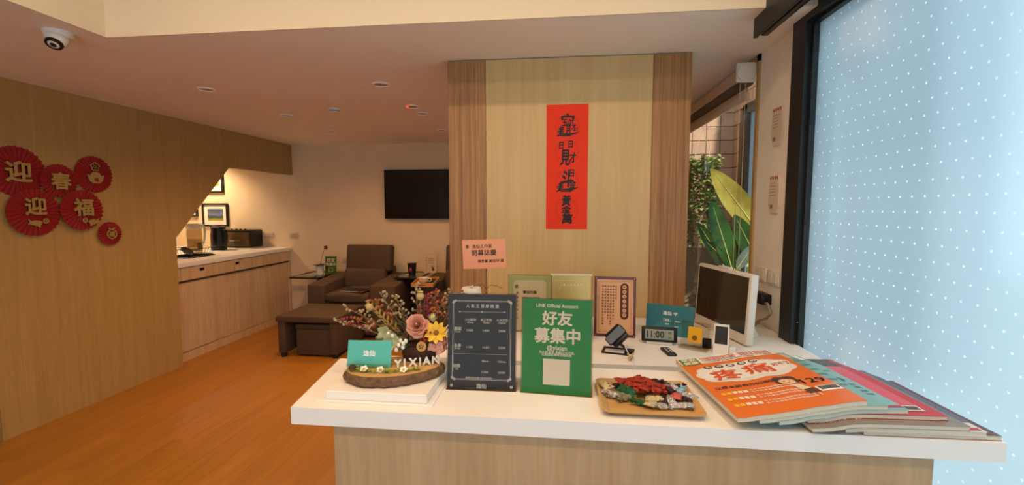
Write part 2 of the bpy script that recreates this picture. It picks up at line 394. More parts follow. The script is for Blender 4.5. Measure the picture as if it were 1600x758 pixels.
# ================================================================ COUNTER AND DESK
ct = [(-.80, 1.207), (1.145, 1.207), (1.145, 1.635), (-.865, 1.635)]
cn = thing('reception_counter', 'white topped pale wood reception counter in the foreground', 'counter')
obj('worktop', B().prism(ct, .948, ZCT, 'z'), M_white, cn, smooth=0)
M_cf = wood('counter_maple', '#b38f64', '#c6a47b', (10, 10, .8), .5, .08)
fp = obj('front_panel', B().box(-.68, 1.0, 1.235, 1.253, 0, .948), M_cf, cn, smooth=0)
obj('side_panel', B().box(-.68, -.662, 1.253, 1.60, 0, .948), M_cf, cn, smooth=0)
obj('side_panel', B().box(.982, 1.0, 1.253, 1.60, 0, .948), M_cf, cn, smooth=0)
obj('plinth', B().box(-.66, .98, 1.26, 1.58, 0, .08), M_dark, cn, smooth=0)
dk = thing('back_desk', 'low white desk behind the counter against the wood pier', 'desk')
obj('desktop', B().box(-.62, XR - .002, 1.85, YC - .005, ZD - .03, ZD), M_white, dk, smooth=0)
for xa in (-.60, .20, 1.12): obj('leg_panel', B().box(xa, xa + .02, 1.90, YC - .01, 0, ZD - .03), M_white, dk, smooth=0)
obj('modesty_panel', B().box(-.58, 1.12, YC - .03, YC - .012, .3, ZD - .03), M_white, dk, smooth=0)
# ================================================================ NOOK CABINET
cb = thing('sideboard_cabinet', 'pale wood sideboard with drawers and sliding doors in the under-stair nook', 'cabinet', (0, 0, 0))
XC = -3.86; YA, YB = 3.0, YF - .002
obj('body', B().box(-4.66, XC - .02, YA, YB, .09, .985).box(-4.6, XC - .05, YA, YB, 0, .09), M_maple, cb, smooth=0)
obj('plinth', B().box(XC - .04, XC - .008, YA, YB - .02, 0, .085), M_maple, cb, smooth=0)
M_void = mat('shadow_gap', '#3a2616', .8)
n = 6; dy = (YB - .03 - 3.2) / n
ys = [3.2, 3.62, 4.10, 4.62, 5.16, YB - .015]
for i in range(5):
    d = obj('drawer', B().rbox(XC - .02, XC, ys[i] + .003, ys[i + 1] - .003, .845, .982, .0015, 1), M_maple, cb)
    if i != 4:
        h = obj('handle', B().rbox(XC, XC + .012, 0, .05, .0, .028, .003), M_black, d); h.location = (0, (ys[i] + ys[i + 1]) / 2 - .02, .925)
for a, c, x in ((3.2, 4.72, XC - .012), (4.70, YB - .05, XC - .028)):
    d = obj('sliding_door', B().rbox(x - .014, x, a, c, .10, .825, .0015, 1), M_maple, cb)
obj('door_rail', B().box(XC - .03, XC - .001, 3.2, YB - .01, .827, .842), M_void, cb, smooth=0)
obj('end_panel', B().box(XC - .03, XC, YB - .035, YB, 0, .842), M_maple, cb, smooth=0)
nk = tag(obj('nook_worktop', B().rbox(-5.58, XC + .015, YA, YB, .986, 1.035, .003), M_white, None), 'white worktop over the nook sideboard', 'worktop')
# lamp in the nook ceiling
def downlight(x, y, label, group='recessed ceiling downlights', red=False, z=ZC, r=.06):
    t = thing('ceiling_downlight', label, 'downlight', (x, y, z), 0, group)
    obj('rim', B().lathe([(r, 0), (r * 1.02, -.004), (r * .86, -.010), (r * .78, -.004), (r * .78, 0)], 28), mat('downlight_rim', '#f6efe4', .4), t)
    obj('lens', B().lathe([(r * .8, -.0005), (r * .78, -.004), (0, -.005)], 24), mat('downlight_lens', '#a58d74', .4), t)
    if z == ZC and not group.startswith('nook'): lamp('lounge_fill', 'SPOT', (x, y, z - .012), 40, LOUNGE, (0, 0, 0), spot_size=R(150), spot_blend=1, shadow_soft_size=.05)  # added fill that brightens the lounge; the downlight fittings themselves are off
    if red: obj('indicator', B().ball((-.035, -.02, -.008), .012, 8, 6), mat('red_led', '#ff2a10', .4, emit=3), t)
    return t
lamp('nook_downlight_lamp', 'SPOT', (-5.05, 5.45, 2.44), 90, WARM, (R(6), 0, 0), spot_size=R(130), spot_blend=.8, shadow_soft_size=.05)
downlight(-5.05, 5.45, 'lit recessed downlight hidden above the nook pictures', 'nook downlights')
# lit downlights of the raised ceiling above the counter
for i, (x, y) in enumerate(((-1.6, .95), (-.5, .95), (.6, .95), (-1.6, -.2), (-.5, -.2), (.6, -.2))):
    downlight(x, y, 'lit warm downlight in the raised ceiling over the counter', 'raised ceiling downlights', z=3.1, r=.07)
    lamp('raised_downlight_lamp', 'AREA', (x, y, 3.085), 9.7, WARM, (0, 0, 0), shape='DISK', size=.14)
# ================================================================ CEILING FITTINGS
downlight(-2.631, 3.11, 'pale recessed downlight nearest the wood wall and camera dome')
downlight(-1.277, 3.117, 'pale recessed downlight nearest the wood pier')
downlight(-1.283, 3.816, 'recessed downlight glowing red at one side', red=True)
downlight(-1.282, 4.105, 'recessed downlight just behind the red glowing one')
downlight(-1.336, 4.988, 'recessed downlight half hidden by the pier above the television')
downlight(-2.628, 4.936, 'farthest recessed downlight on the left, near the far wall')
downlight(-2.604, 4.051, 'middle recessed downlight of the left row, beside the wood wall')
sd = thing('smoke_detector', 'white round smoke detector on the lounge ceiling', 'smoke detector', (-2.013, 3.839, ZC))
obj('base', B().lathe([(.055, 0), (.055, -.012), (.05, -.018)], 24), mat('detector_white', '#ded6ca', .5), sd)
obj('grille', B().lathe([(.042, -.018), (.040, -.026)], 24), M_black, sd)
obj('cap', B().lathe([(.046, -.026), (.044, -.034), (.02, -.040), (0, -.041)], 24), MATS['detector_white'], sd)
dc = thing('dome_camera', 'white dome security camera on the low ceiling', 'security camera', (-2.53, 2.05, ZC))
M_cw = mat('camera_white', '#e6e0d6', .35)
obj('base', B().lathe([(.062, 0), (.062, -.018), (.056, -.028), (.046, -.03)], 28), M_cw, dc)
AX = T((.012, -.02, -.042)) @ Matrix.Rotation(R(-34), 4, Vector((1, .35, 0)).normalized())
hd = obj('head', B().ball((0, 0, 0), .046, 20, 12, M=AX), M_cw, dc)
AX2 = AX @ RX(PI)
obj('bezel', B().lathe([(.036, .030), (.034, .041), (.026, .044), (.024, .040)], 24, M=AX2), M_black, dc)
obj('lens', B().lathe([(.014, .040), (.013, .045), (.006, .048), (0, .048)], 18, M=AX2), mat('lens_glass', '#0a0d12', .08, coat=1), dc)
ld = B()
for i in range(12):
    a = 2 * PI * i / 12; ld.ball((.021 * math.cos(a), .021 * math.sin(a), .042), .0022, 6, 4, M=AX2)
obj('infrared_leds', ld, mat('led_clear', '#bdbdc8', .2), dc)
# ================================================================ PAPER ROSETTES ON THE WOOD WALL
M_red = mat('red_crepe', '#8e1512', .8, var=.08, vscale=30)
M_gold = mat('gold_card', '#b39a5a', .45, metal=.35)
WALLM = Matrix(((0, 0, 1, 0), (1, 0, 0, 0), (0, 1, 0, 0), (0, 0, 0, 1)))   # print plane -> plane facing +x, u = +y, v = +z
def rosette(y, z, r, label, lift, n=30):
    t = thing('paper_rosette', label, 'rosette', (XL + .001 + lift, y, z), 0, 'red paper rosettes on the wood wall')
    v = []; f = []
    for i in range(2 * n):
        a = PI * i / n; h = .010 if i % 2 else .0
        v += [(.022 * math.cos(a), .022 * math.sin(a), .012 + h * .4), (r * (1 if i % 2 else .965) * math.cos(a), r * (1 if i % 2 else .965) * math.sin(a), h)]
    for i in range(2 * n):
        k = (i + 1) % (2 * n); f.append((2 * i, 2 * i + 1, 2 * k + 1, 2 * k))
    obj('pleated_fan', B().add(v, f, WALLM), M_red, t, smooth=0)
    obj('hub', B().lathe([(.023, .010), (.022, .018), (0, .019)], 18, M=WALLM), M_red, t)
    return t
def motif(t, fn, name='character', h=.02):
    b = B(); fn(b, WALLM @ T((0, 0, h))); obj(name, b, M_gold, t, smooth=0)
def CH(c, y=0, s=.11, bold=.03):
    return lambda b, M: b.text(c, 0, y, s, bold=bold, ext=.03, M=M, fit=(s, s * .95))
def koi(b, M, fl):
    bd = [(-.055, .03), (-.035, .012), (-.01, .018), (.02, .014), (.032, 0), (.02, -.016), (-.01, -.022), (-.035, -.012), (-.06, -.008), (-.045, .006)]
    bd = [(p[0] * fl, p[1]) for p in bd]
    if fl < 0: bd = bd[::-1]
    b.prism(bd, 0, .004, 'z', M)
    b.prism([(q[0] * fl, q[1]) for q in ((-.005, -.018), (.01, -.034), (.022, -.030), (.015, -.014))][::int(fl)], 0, .003, 'z', M)
    b.add(*ringsolid(.055 * fl, .012, .011, .019, .004), M); b.rect(.055 * fl, .012, .010, .010, M=M @ T((0, 0, .003)))
def ringsolid(x, y, r0, r1, h, n=20):
    v = []; f = []
    for (r, z) in ((r0, 0), (r1, 0), (r1, h), (r0, h)):
        for i in range(n): v.append((x + r * math.cos(2 * PI * i / n), y + r * math.sin(2 * PI * i / n), z))
    for j in range(4):
        for i in range(n): f.append((j * n + i, j * n + (i + 1) % n, ((j + 1) % 4) * n + (i + 1) % n, ((j + 1) % 4) * n + i))
    return v, f
r1 = rosette(2.724, 1.855, .178, 'red paper rosette with gold character at the far left, cut by the frame', .0)
motif(r1, CH('迎', .0, .155))
r2 = rosette(2.975, 1.803, .128, 'red paper rosette with the gold spring character in the upper row', .013)
motif(r2, CH('春', .0, .135))
r3 = rosette(3.237, 1.872, .150, 'red paper rosette with gold ingot and blossom', .004)
def ingot(b, M):
    b.prism([(-.068, .0), (-.05, -.055), (-.02, -.072), (.02, -.072), (.05, -.055), (.068, .0), (.045, -.012), (.03, .012), (0, .022), (-.03, .012), (-.045, -.012)][::-1][::-1], 0, .004, 'z', M)
    for i in range(5):
        a = PI / 2 + 2 * PI * i / 5; b.add(*ringsolid(.021 * math.cos(a), .062 + .021 * math.sin(a), .009, .0165, .004), M)
    b.add(*ringsolid(0, .062, .004, .009, .004), M)
motif(r3, ingot, 'ingot_and_blossom')
obj('fortune_character', B().text('福', 0, -.042, .04, bold=.03, M=WALLM @ T((0, 0, .0255)), fit=(.036, .034)), M_red, r3, smooth=0)
r4 = rosette(2.798, 1.568, .172, 'large red paper rosette with gold character above a gold carp, lower left', .015)
motif(r4, CH('迎', .045, .135)); motif(r4, lambda b, M: koi(b, M @ T((.0, -.075, 0)), 1), 'carp')
r5 = rosette(3.11, 1.585, .160, 'red paper rosette with the gold fortune character and a carp', .027)
motif(r5, CH('福', .02, .145)); motif(r5, lambda b, M: koi(b, M @ T((.055, -.095, .002)), -1), 'carp')
r6 = rosette(3.325, 1.385, .100, 'smallest red paper rosette, with a gold tangerine', .014, 26)
def tang(b, M):
    b.add(*ringsolid(0, -.004, .034, .042, .004, 24), M); b.text('福', 0, -.004, .05, bold=.03, ext=.03, fit=(.05, .05), M=M)
    b.prism([(0, .036), (.02, .05), (.036, .046), (.02, .036)], 0, .004, 'z', M); b.prism([(0, .036), (-.02, .036), (-.032, .048), (-.016, .050)][::-1], 0, .004, 'z', M)
motif(r6, tang, 'tangerine')
# ================================================================ LOUNGE FURNITURE
M_fab = mat('brown_grey_upholstery', '#503d2c', .85, var=.07, vscale=5, bump=.06, bscale=140)
M_foot = mat('black_foot', '#101010', .5)
def armchair(label, loc):
    # origin: middle of the front edge, on the floor; x across 1.12, y back
    t = thing('armchair', label, 'armchair', loc, 0, 'brown grey armchairs along the far wall')
    for s in (-1, 1):
        xa, xb = (-.56, -.335) if s < 0 else (.225, .56)
        if s > 0: xa = .335 - .10
        def slope(x, y, z, s=s): return (x, y, z + .05 * max(0, min(1, y / .75)) * (z > .3))
        obj('arm', B().rbox(xa, xb, 0, .82, .05, .665, .022, 3, fn=slope), M_fab, t)
    obj('base', B().rbox(-.34, .24, .02, .80, .05, .32, .012), M_fab, t)
    obj('seat_panel', B().rbox(-.335, .235, .005, .05, .33, .455, .012), M_fab, t)
    def puff(x, y, z):
        u = (x + .05) / .285; return (x, y - (.03 if y < .1 else 0) * (1 - u * u), z + (.025 if z > .5 else -.008) * max(0, 1 - u * u))
    obj('seat_cushion', B().rbox(-.33, .23, -.02, .62, .46, .555, .035, 3, fn=puff), M_fab, t)
    lean = T((0, .52, .50)) @ RX(R(-9))
    obj('back_cushion', B().rbox(-.33, .23, -.08, .08, .02, .30, .05, 3, M=lean), M_fab, t)
    obj('backrest', B().rbox(-.345, .275, 0, .16, .26, .62, .03, 3, M=lean), M_fab, t)
    obj('back_shell', B().rbox(-.335, .265, .74, .84, .05, .80, .02), M_fab, t)
    for x in (-.5, .5):
        for y in (.08, .74): obj('foot', B().lathe([(.022, 0), (.026, .05)], 12, (x, y, 0)), M_foot, t)
    return t
ac = armchair('brown grey armchair with a booklet on its seat', (-2.50, 5.03, 0))
a2 = dup(ac, (-1.135, 5.05, 0), 'brown grey armchair half hidden behind the wood pier')
ot = thing('footstool_bench', 'brown upholstered bench on three panels in front of the armchair', 'footstool', (0, 0, 0))
obj('top', B().rbox(-3.0, -2.30, 4.32, 4.97, .385, .45, .014, 2), M_fab, ot)
for xa, xb in ((-2.985, -2.90), (-2.40, -2.315)):
    p = obj('side_panel', B().rbox(xa, xb, 4.335, 4.955, .045, .388, .008), M_fab, ot)
    for y in (4.37, 4.91): obj('foot', B().lathe([(.03, 0), (.033, .046)], 14, ((xa + xb) / 2, y, 0)), M_foot, ot)
obj('rear_panel', B().rbox(-2.90, -2.40, 4.90, 4.95, .06, .388, .006), M_fab, ot)
pf = thing('pouf', 'brown upholstered cube stool tucked under the bench', 'stool', (-2.607, 4.58, 0))
obj('body', B().rbox(-.20, .20, -.2, .2, .015, .30, .012), M_fab, pf)
obj('lid', B().rbox(-.205, .205, -.205, .205, .30, .355, .014), M_fab, pf)
M_tint = mat('smoked_glass', '#28241f', .06, coat=1)
M_edge = mat('table_edge', '#15110e', .3)
def side_table(label, loc, w, l):
    t = thing('side_table', label, 'side table', loc, 0, 'slim glass topped side tables')
    obj('glass_top', B().rbox(.008, w - .008, .008, l - .008, .684, .699, .002), M_tint, t)
    obj('rim', B().box(0, w, 0, .008, .680, .70).box(0, w, l - .008, l, .680, .70).box(0, .008, .008, l - .008, .680, .70).box(w - .008, w, .008, l - .008, .680, .70), M_edge, t, smooth=0)
    obj('post', B().box(w - .18, w - .13, l / 2 - .02, l / 2 + .02, .012, .682), M_edge, t, smooth=0)
    obj('base', B().rbox(w - .19, w - .0, l / 2 - .16, l / 2 + .16, 0, .012, .003), M_edge, t)
    return t
side_table('black edged glass side table carrying the orchid pot', (-3.49, 5.34, 0), .41, .57)
side_table('black edged glass side table between the two armchairs', (-2.05, 5.29, .028), .315, .56)['label'] = 'black edged glass side table between the two armchairs'
bk = thing('booklet', 'dark booklet lying on the armchair seat', 'booklet', (-2.48, 5.13, .588), (0, 0, R(-8)))
obj('cover', B().rbox(-.16, .16, -.11, .11, .006, .009, .001), mat('booklet_cover', '#241d1a', .5), bk); obj('pages', B().box(-.156, .156, -.107, .107, 0, .006), M_paper, bk, smooth=0)
# orchid
M_leafd = mat('orchid_leaf', '#2c3a20', .4)
po = thing('potted_orchid', 'small red orchid in a white pot on the left side table', 'potted plant', (-3.22, 5.62, .70))
obj('pot', B().lathe([(.04, 0), (.05, .10), (.052, .115), (.046, .115), (.043, .1)], 24), mat('white_ceramic', '#dcd4c6', .25), po)
obj('soil', B().lathe([(.044, .10), (0, .104)], 18), mat('potting_soil', '#2c2018', .95), po)
for a, L, e in ((2.6, .15, .3), (.3, .14, .2), (3.6, .13, .5), (5.4, .12, .5), (1.4, .13, .8)):
    obj('leaf', B().leaf((.01 * math.cos(a), .01 * math.sin(a), .10), (math.cos(a), math.sin(a), e + .5), L, .085, droop=.55, n=7), M_leafd, po)
obj('stem', B().tube([(0, 0, .1), (.03, 0, .22), (.075, -.01, .34), (.10, -.01, .37)], .003), mat('orchid_stem', '#6f5a34', .6), po)
fb = B()
for i in range(5): fb.leaf((.105, -.01, .37), (math.cos(i * 1.257), -.4, math.sin(i * 1.257)), .035, .026, up=(0, 1, 0), droop=.1, n=4)
obj('flower', fb, mat('dark_red_petal', '#7e1418', .5), po)
M_green = mat('sign_green', '#1c7f3b', .45)
def mini_sign(label, loc, rz, w, h, m, cat='sign'):
    t = thing('table_sign', label, cat, loc, (R(-6), 0, rz)); obj('card', B().rbox(-w / 2, w / 2, 0, .003, 0, h, .001, 1), m, t); return t
ms = mini_sign('small green sign in a clear stand beside the orchid', (-3.09, 5.66, .705), R(4), .155, .24, mat('mini_sign_green', '#3f7a34', .5))
obj('lettering', B().text('好友', 0, .185, .058, bold=.03, M=UP(-.001)).text('募集中', 0, .125, .05, bold=.03, M=UP(-.001)).frame(0, .055, .05, .05, .004, M=UP(-.001)), M_wprint, ms, smooth=0)
obj('acrylic_holder', B().box(-.08, .08, -.004, -.0025, 0, .243).box(-.08, .08, -.03, .045, -.003, 0, M=RX(R(6))), M_acr, ms, smooth=0)
# right side table: cup plant, menu card
pb = thing('potted_succulent', 'dried succulent in a black cup with an orange diamond mark', 'potted plant', (-1.93, 5.62, .728))
obj('pot', B().lathe([(.045, 0), (.06, .13), (.062, .14), (.055, .14), (.052, .125)], 20), M_black, pb)
obj('diamond_mark', B().prism([(0, .035), (.02, .065), (0, .095), (-.02, .065)], -.0585, -.0565, 'y'), mat('orange_mark', '#a8402a', .6), pb, smooth=0)
lb = B()
for i in range(26):
    a = random.uniform(0, 2 * PI); lb.leaf((random.uniform(-.04, .04), random.uniform(-.04, .04), .125), (math.cos(a), math.sin(a), random.uniform(.3, 1.1)), random.uniform(.05, .09), .022, droop=.4, n=4)
obj('foliage', lb, mat('dried_leaf', '#4a3a30', .8), pb)
mc = thing('menu_card', 'small cream menu card with a panda drawing behind the cup', 'menu card', (-1.71, 5.70, .73), (R(-7), 0, R(4)))
obj('card', B().rbox(-.085, .085, 0, .003, 0, .235, .001, 1), mat('menu_card_paper', '#c3aa8b', .7), mc)
mb = B()
for i in range(6): mb.text('茶咖水果湯奶'[i], -.052, .195 - i * .03, .018, M=UP(-.001))
for i in range(3): mb.text('花草養生茶', .015, .19 - i * .028, .015, M=UP(-.001))
mb.disc(.035, .07, .012, M=UP(-.001)).disc(.022, .085, .006, M=UP(-.001)).disc(.045, .088, .006, M=UP(-.001)).disc(.04, .045, .016, M=UP(-.001))
obj('print', mb, mat('menu_ink', '#3a2418', .7), mc, smooth=0)
M_bamb = wood('bamboo_tray', '#b07a3c', '#c7904c', (30, 3, 30), .5)
tr2 = thing('serving_tray', 'small bamboo tray on the arm of the second armchair', 'tray', (-1.585, 5.08, .68), (R(3.5), 0, R(4)))
obj('bottom', B().box(-.125, .125, -.15, .22, 0.012, .02), M_bamb, tr2, smooth=0)
obj('sides', B().box(-.13, .13, -.155, -.147, .01, .05).box(-.13, .13, .217, .225, .01, .05).box(-.13, -.122, -.147, .217, .01, .05).box(.122, .13, -.147, .217, .01, .05), M_bamb, tr2, smooth=0)
obj('handle_slot', B().rbox(-.04, .04, -.1565, -.154, .028, .038, .001, 1), M_void, tr2)
cu = thing('tea_cup', 'cream cup with handle on the bamboo tray', 'cup', (-1.61, 5.10, .70))
obj('bowl', B().lathe([(.03, 0), (.034, .004), (.055, .03), (.066, .065), (.062, .065), (.052, .032), (.03, .008), (0, .008)], 24), mat('cream_ceramic', '#d9cdb6', .25), cu)
obj('handle', B().tube([(.06, 0, .055), (.09, 0, .055), (.095, 0, .035), (.08, 0, .02), (.05, 0, .022)], .006, 8), MATS['cream_ceramic'], cu)
nap = tag(obj('folded_napkin', B().rbox(-.045, .045, -.09, .09, 0, .012, .004), mat('dark_napkin', '#221c1a', .8), None, loc=(-1.53, 5.19, .708), rot=(R(3.5), 0, R(10))), 'dark folded napkin beside the cup on the bamboo tray', 'napkin')
# television
tv = thing('television', 'black flat television mounted on the far wall', 'television', (-1.80, YF - .003, 1.787))
obj('bezel', B().rbox(-.605, .605, -.055, -.03, -.337, .337, .004).box(-.3, .3, -.03, 0, -.2, .2), M_black, tv)
obj('screen', B().box(-.59, .59, -.0565, -.054, -.315, .322), mat('tv_screen', '#0c0c0d', .22, coat=.3), tv, smooth=0)
# far wall sockets
M_sock = mat('socket_plate', '#d3c2ac', .5)
def socket(x, z, w, h, label, X=None, two=True):
    t = thing('wall_socket', label, 'socket', (x, YF, z), 0, 'wall plates on the far wall')
    obj('plate', B().rbox(-w / 2, w / 2, -.012, 0, -h / 2, h / 2, .003), M_sock, t)
    obj('rocker', B().rbox(-w * .36, -w * .03, -.016, -.012, -h * .3, h * .3, .001, 1).rbox(w * .03, w * .36, -.016, -.012, -h * .3, h * .3, .001, 1), mat('socket_face', '#c3ae95', .5), t)
    return t
socket(-4.17, 1.215, .13, .075, 'double wall plate above the nook worktop')
socket(-3.80, 1.212, .12, .075, 'wall plate just right of the wood beam edge')
socket(-3.78, .45, .28, .08, 'long low wall plate beside the sideboard end')
socket(-3.02, .86, .10, .075, 'wall plate behind the green sign')
# ================================================================ NOOK OBJECTS
M_frame = mat('black_frame', '#1a1310', .4)
def art():
    m = bpy.data.materials.new('landscape_print'); m.use_nodes = True; nt = m.node_tree; b = nt.nodes['Principled BSDF']
    tc = nt.nodes.new('ShaderNodeTexCoord'); n = nt.nodes.new('ShaderNodeTexNoise'); n.inputs['Scale'].default_value = 1.6; n.inputs['Detail'].default_value = 2
    ad = nt.nodes.new('ShaderNodeVectorMath'); ad.operation = 'MULTIPLY_ADD'; ad.inputs[1].default_value = (.5, .5, .5)
    nt.links.new(tc.outputs['Generated'], n.inputs['Vector']); nt.links.new(n.outputs['Color'], ad.inputs[0]); nt.links.new(tc.outputs['Generated'], ad.inputs[2])
    sp = nt.nodes.new('ShaderNodeSeparateXYZ'); nt.links.new(ad.outputs[0], sp.inputs[0])
    r = nt.nodes.new('ShaderNodeValToRGB'); e = r.color_ramp.elements
    e[0].position = .25; e[0].color = lin('#c7a13a'); e[1].position = 1.3 if False else 1; e[1].color = lin('#4a5a78')
    for p, c in ((.45, '#5f7a3c'), (.6, '#2c3c5c'), (.8, '#6d7c92')):
        x = r.color_ramp.elements.new(p); x.color = lin(c)
    nt.links.new(sp.outputs[2], r.inputs[0]); nt.links.new(r.outputs[0], b.inputs['Base Color']); return m
M_art = art()
def picture(cx, cz, w, h, label, m=None):
    t = thing('framed_picture', label, 'picture', (cx, YF, cz), 0, 'framed pictures in the nook')
    obj('frame', B().box(-w / 2, w / 2, -.03, 0, h / 2 - .022, h / 2).box(-w / 2, w / 2, -.03, 0, -h / 2, -h / 2 + .022).box(-w / 2, -w / 2 + .022, -.03, 0, -h / 2 + .022, h / 2 - .022).box(w / 2 - .022, w / 2, -.03, 0, -h / 2 + .022, h / 2 - .022), M_frame, t, smooth=0)
    obj('mount', B().box(-w / 2 + .02, w / 2 - .02, -.012, -.004, -h / 2 + .02, h / 2 - .02), M_paper, t, smooth=0)
    obj('print', B().box(-w * .3, w * .3, -.0135, -.0115, -h * .26, h * .26), m or M_art, t, smooth=0)
picture(-4.99, 1.50, .40, .335, 'black framed dusk landscape print above the thermos')
picture(-5.02, 2.02, .35, .40, 'black framed golden print higher up, cut by the sloping panel', mat('golden_print', '#c98f2e', .6, var=.2))
picture(-5.42, 1.64, .30, .335, 'black framed picture mostly hidden by the sloping panel edge')
ZN = 1.0355
# pitcher
pi = thing('water_pitcher', 'clear glass water pitcher with white lid and handle', 'pitcher', (-4.60, 5.12, ZN)); pi.scale = (1.25, 1.25, 1.4)
obj('jar', B().lathe([(.06, 0), (.065, .01), (.068, .18), (.062, .22), (.058, .22), (.063, .18), (.060, .012), (0, .012)], 24), glassmat('pitcher_glass', '#e6e0d4'), pi)
obj('water', B().lathe([(.058, .013), (.060, .12), (0, .12)], 20), glassmat('pitcher_water', '#e9e4da'), pi)
obj('lid', B().lathe([(.066, .215), (.07, .225), (.07, .26), (.062, .268), (0, .27)], 24), mat('lid_white', '#e3dccf', .4), pi)
obj('spout', B().rbox(-.095, -.05, -.02, .02, .235, .262, .006), MATS['lid_white'], pi)
obj('handle', B().tube([(.06, 0, .25), (.10, 0, .25), (.118, 0, .21), (.112, 0, .12), (.085, 0, .07)], .010, 8), MATS['lid_white'], pi)
th = thing('thermos_jug', 'black thermos jug with handle on the nook worktop', 'thermos', (-4.56, 5.47, ZN), R(-15)); th.scale = (1.15, 1.15, 1.3)
M_th = mat('thermos_black', '#14120f', .35)
obj('body', B().lathe([(.078, 0), (.082, .01), (.082, .16), (.074, .20), (.074, .215)], 24), M_th, th)
obj('lid', B().lathe([(.076, .215), (.078, .235), (.05, .25), (0, .252)], 24), M_th, th)
obj('spout', B().prism([(-.06, .20), (-.125, .255), (-.06, .25)], -.025, .025, 'y'), M_th, th)
obj('handle', B().tube([(.07, 0, .21), (.125, 0, .205), (.14, 0, .15), (.125, 0, .08), (.078, 0, .05)], .013, 8), M_th, th)
obj('release_button', B().rbox(-.02, .03, -.014, .014, .25, .262, .004), mat('button_red', '#8a2a1c', .5), th)
ov = thing('toaster_oven', 'dark toaster oven with mirrored brown door and chrome foot rail', 'oven', (-4.50, 5.80, ZN)); ov.scale = (.88, 1, 1.1)
obj('body', B().rbox(-.25, .27, -.12, .15, .012, .235, .016), M_black, ov)
dr = obj('door', B().rbox(-.235, .255, -.128, -.118, .03, .205, .006), mat('oven_door', '#6a5236', .25, metal=.35), ov)
obj('handle', B().tube([(-.06, -.14, .10), (.12, -.14, .10)], .006, 8), M_chrome, dr)
obj('foot_rail', B().rbox(-.25, .27, -.13, .12, 0, .014, .004), M_chrome, ov)
for i in range(4): obj('knob', B().lathe([(.014, 0), (.012, .014)], 12, (-.12 + i * .075, -.02, .234)), M_black, ov)
np_ = thing('small_potted_plant', 'tiny plant in a white pot behind the thermos', 'potted plant', (-4.88, 5.52, ZN))
obj('pot', B().lathe([(.03, 0), (.036, .07), (.03, .07), (.028, .05)], 18), MATS['white_ceramic'], np_)
lb = B()
for i in range(9):
    a = i * .7; lb.leaf((0, 0, .06), (math.cos(a), math.sin(a), .9), .13, .03, droop=.5, n=5)
obj('foliage', lb, mat('sage_leaf', '#70754a', .6), np_)
dr_ = thing('dish_rack', 'black wire dish rack at the left end of the nook worktop', 'dish rack', (-4.26, 4.66, ZN))
M_wire = mat('black_wire', '#16120f', .4, metal=.3)
rb = B()
for z, k in ((.015, .82), (.10, 1.0)):
    rb.tube([(-.17 * k, -.22 * k, z), (.17 * k, -.22 * k, z), (.17 * k, .22 * k, z), (-.17 * k, .22 * k, z), (-.17 * k, -.22 * k, z)], .004)
obj('frame', rb, M_wire, dr_)
for i in range(9):
    y = -.18 + i * .045
    obj('wire', B().tube([(-.17, y, .10), (-.14, y * .85, .015), (.14, y * .85, .015), (.17, y, .10)], .0025, 5), M_wire, dr_)
obj('drip_tray', B().rbox(-.16, .16, -.2, .2, 0, .01, .004), M_black, dr_)
pl = thing('dark_plate', 'dark plate leaning in the dish rack', 'plate', (-4.26, 4.62, ZN + .062), (0, R(40), 0)); pl.scale = (.72, .72, .72)
obj('dish', B().lathe([(0, 0), (.07, .002), (.095, .014), (.097, .017), (.07, .008), (0, .006)], 24), M_black, pl)
# ================================================================ BANNER ON THE PIER
bn = thing('calligraphy_banner', 'red paper banner with black brush calligraphy on the wood pier', 'banner', (.047, YC - .0005, 1.472))
bw, bh = .247, .739
obj('paper', B().box(-bw / 2, bw / 2, -.0015, 0, 0, bh), mat('vermilion_paper', '#e8340f', .75, var=.03), bn, smooth=0)
rg = B()
for z in (.61, .46, .285, .12): rg.ring(0, z, .066, .070, M=UP(-.0018)).ring(0, z, .055, .057, M=UP(-.0018))
obj('ring_pattern', rg, mat('darker_vermilion', '#cf2c12', .75), bn, smooth=0)
# each composite character: strokes of its member characters packed together (char, cx, cz, w, h) in millimetres
COMP = [('宀', 2, 668, 80, 40), ('玉', -16, 634, 34, 42), ('尔', 20, 634, 36, 42), ('隹', -34, 594, 34, 44), ('貝', 6, 598, 32, 58), ('才', 38, 606, 30, 44), ('口', 52, 592, 16, 18), ('辶', -20, 578, 84, 52),
        ('日', -34, 500, 30, 44), ('日', 20, 506, 30, 44), ('見', -12, 428, 62, 96), ('才', 34, 428, 42, 62),
        ('斗', -2, 304, 66, 108), ('日', 30, 336, 28, 44), ('金', 34, 270, 40, 56), ('隹', -34, 266, 30, 40), ('辶', -16, 250, 96, 52),
        ('黃', -2, 172, 56, 66), ('金', -2, 120, 58, 44), ('萬', 6, 62, 66, 58), ('人', 0, 96, 56, 36)]
bb = B()
for i, (c, x, z, ww, hh) in enumerate(COMP): bb.text(c, x / 1000, z / 1000, 1, bold=.034, fit=(ww / 1000, hh / 1000), shear=.08, M=UP(-.0022 - .00004 * i))
# sweeping base strokes of the first and third characters
for z0 in (565, 238):
    bb.add([(-.066, -.0023, z0 / 1000 + .012), (-.02, -.0023, z0 / 1000 - .004), (.03, -.0023, z0 / 1000 - .006), (.078, -.0023, z0 / 1000 + .016), (.03, -.0023, z0 / 1000 + .008), (-.02, -.0023, z0 / 1000 + .006)], [(0, 1, 5), (1, 2, 4, 5), (2, 3, 4)])
obj('calligraphy', bb, M_ink, bn, smooth=0)
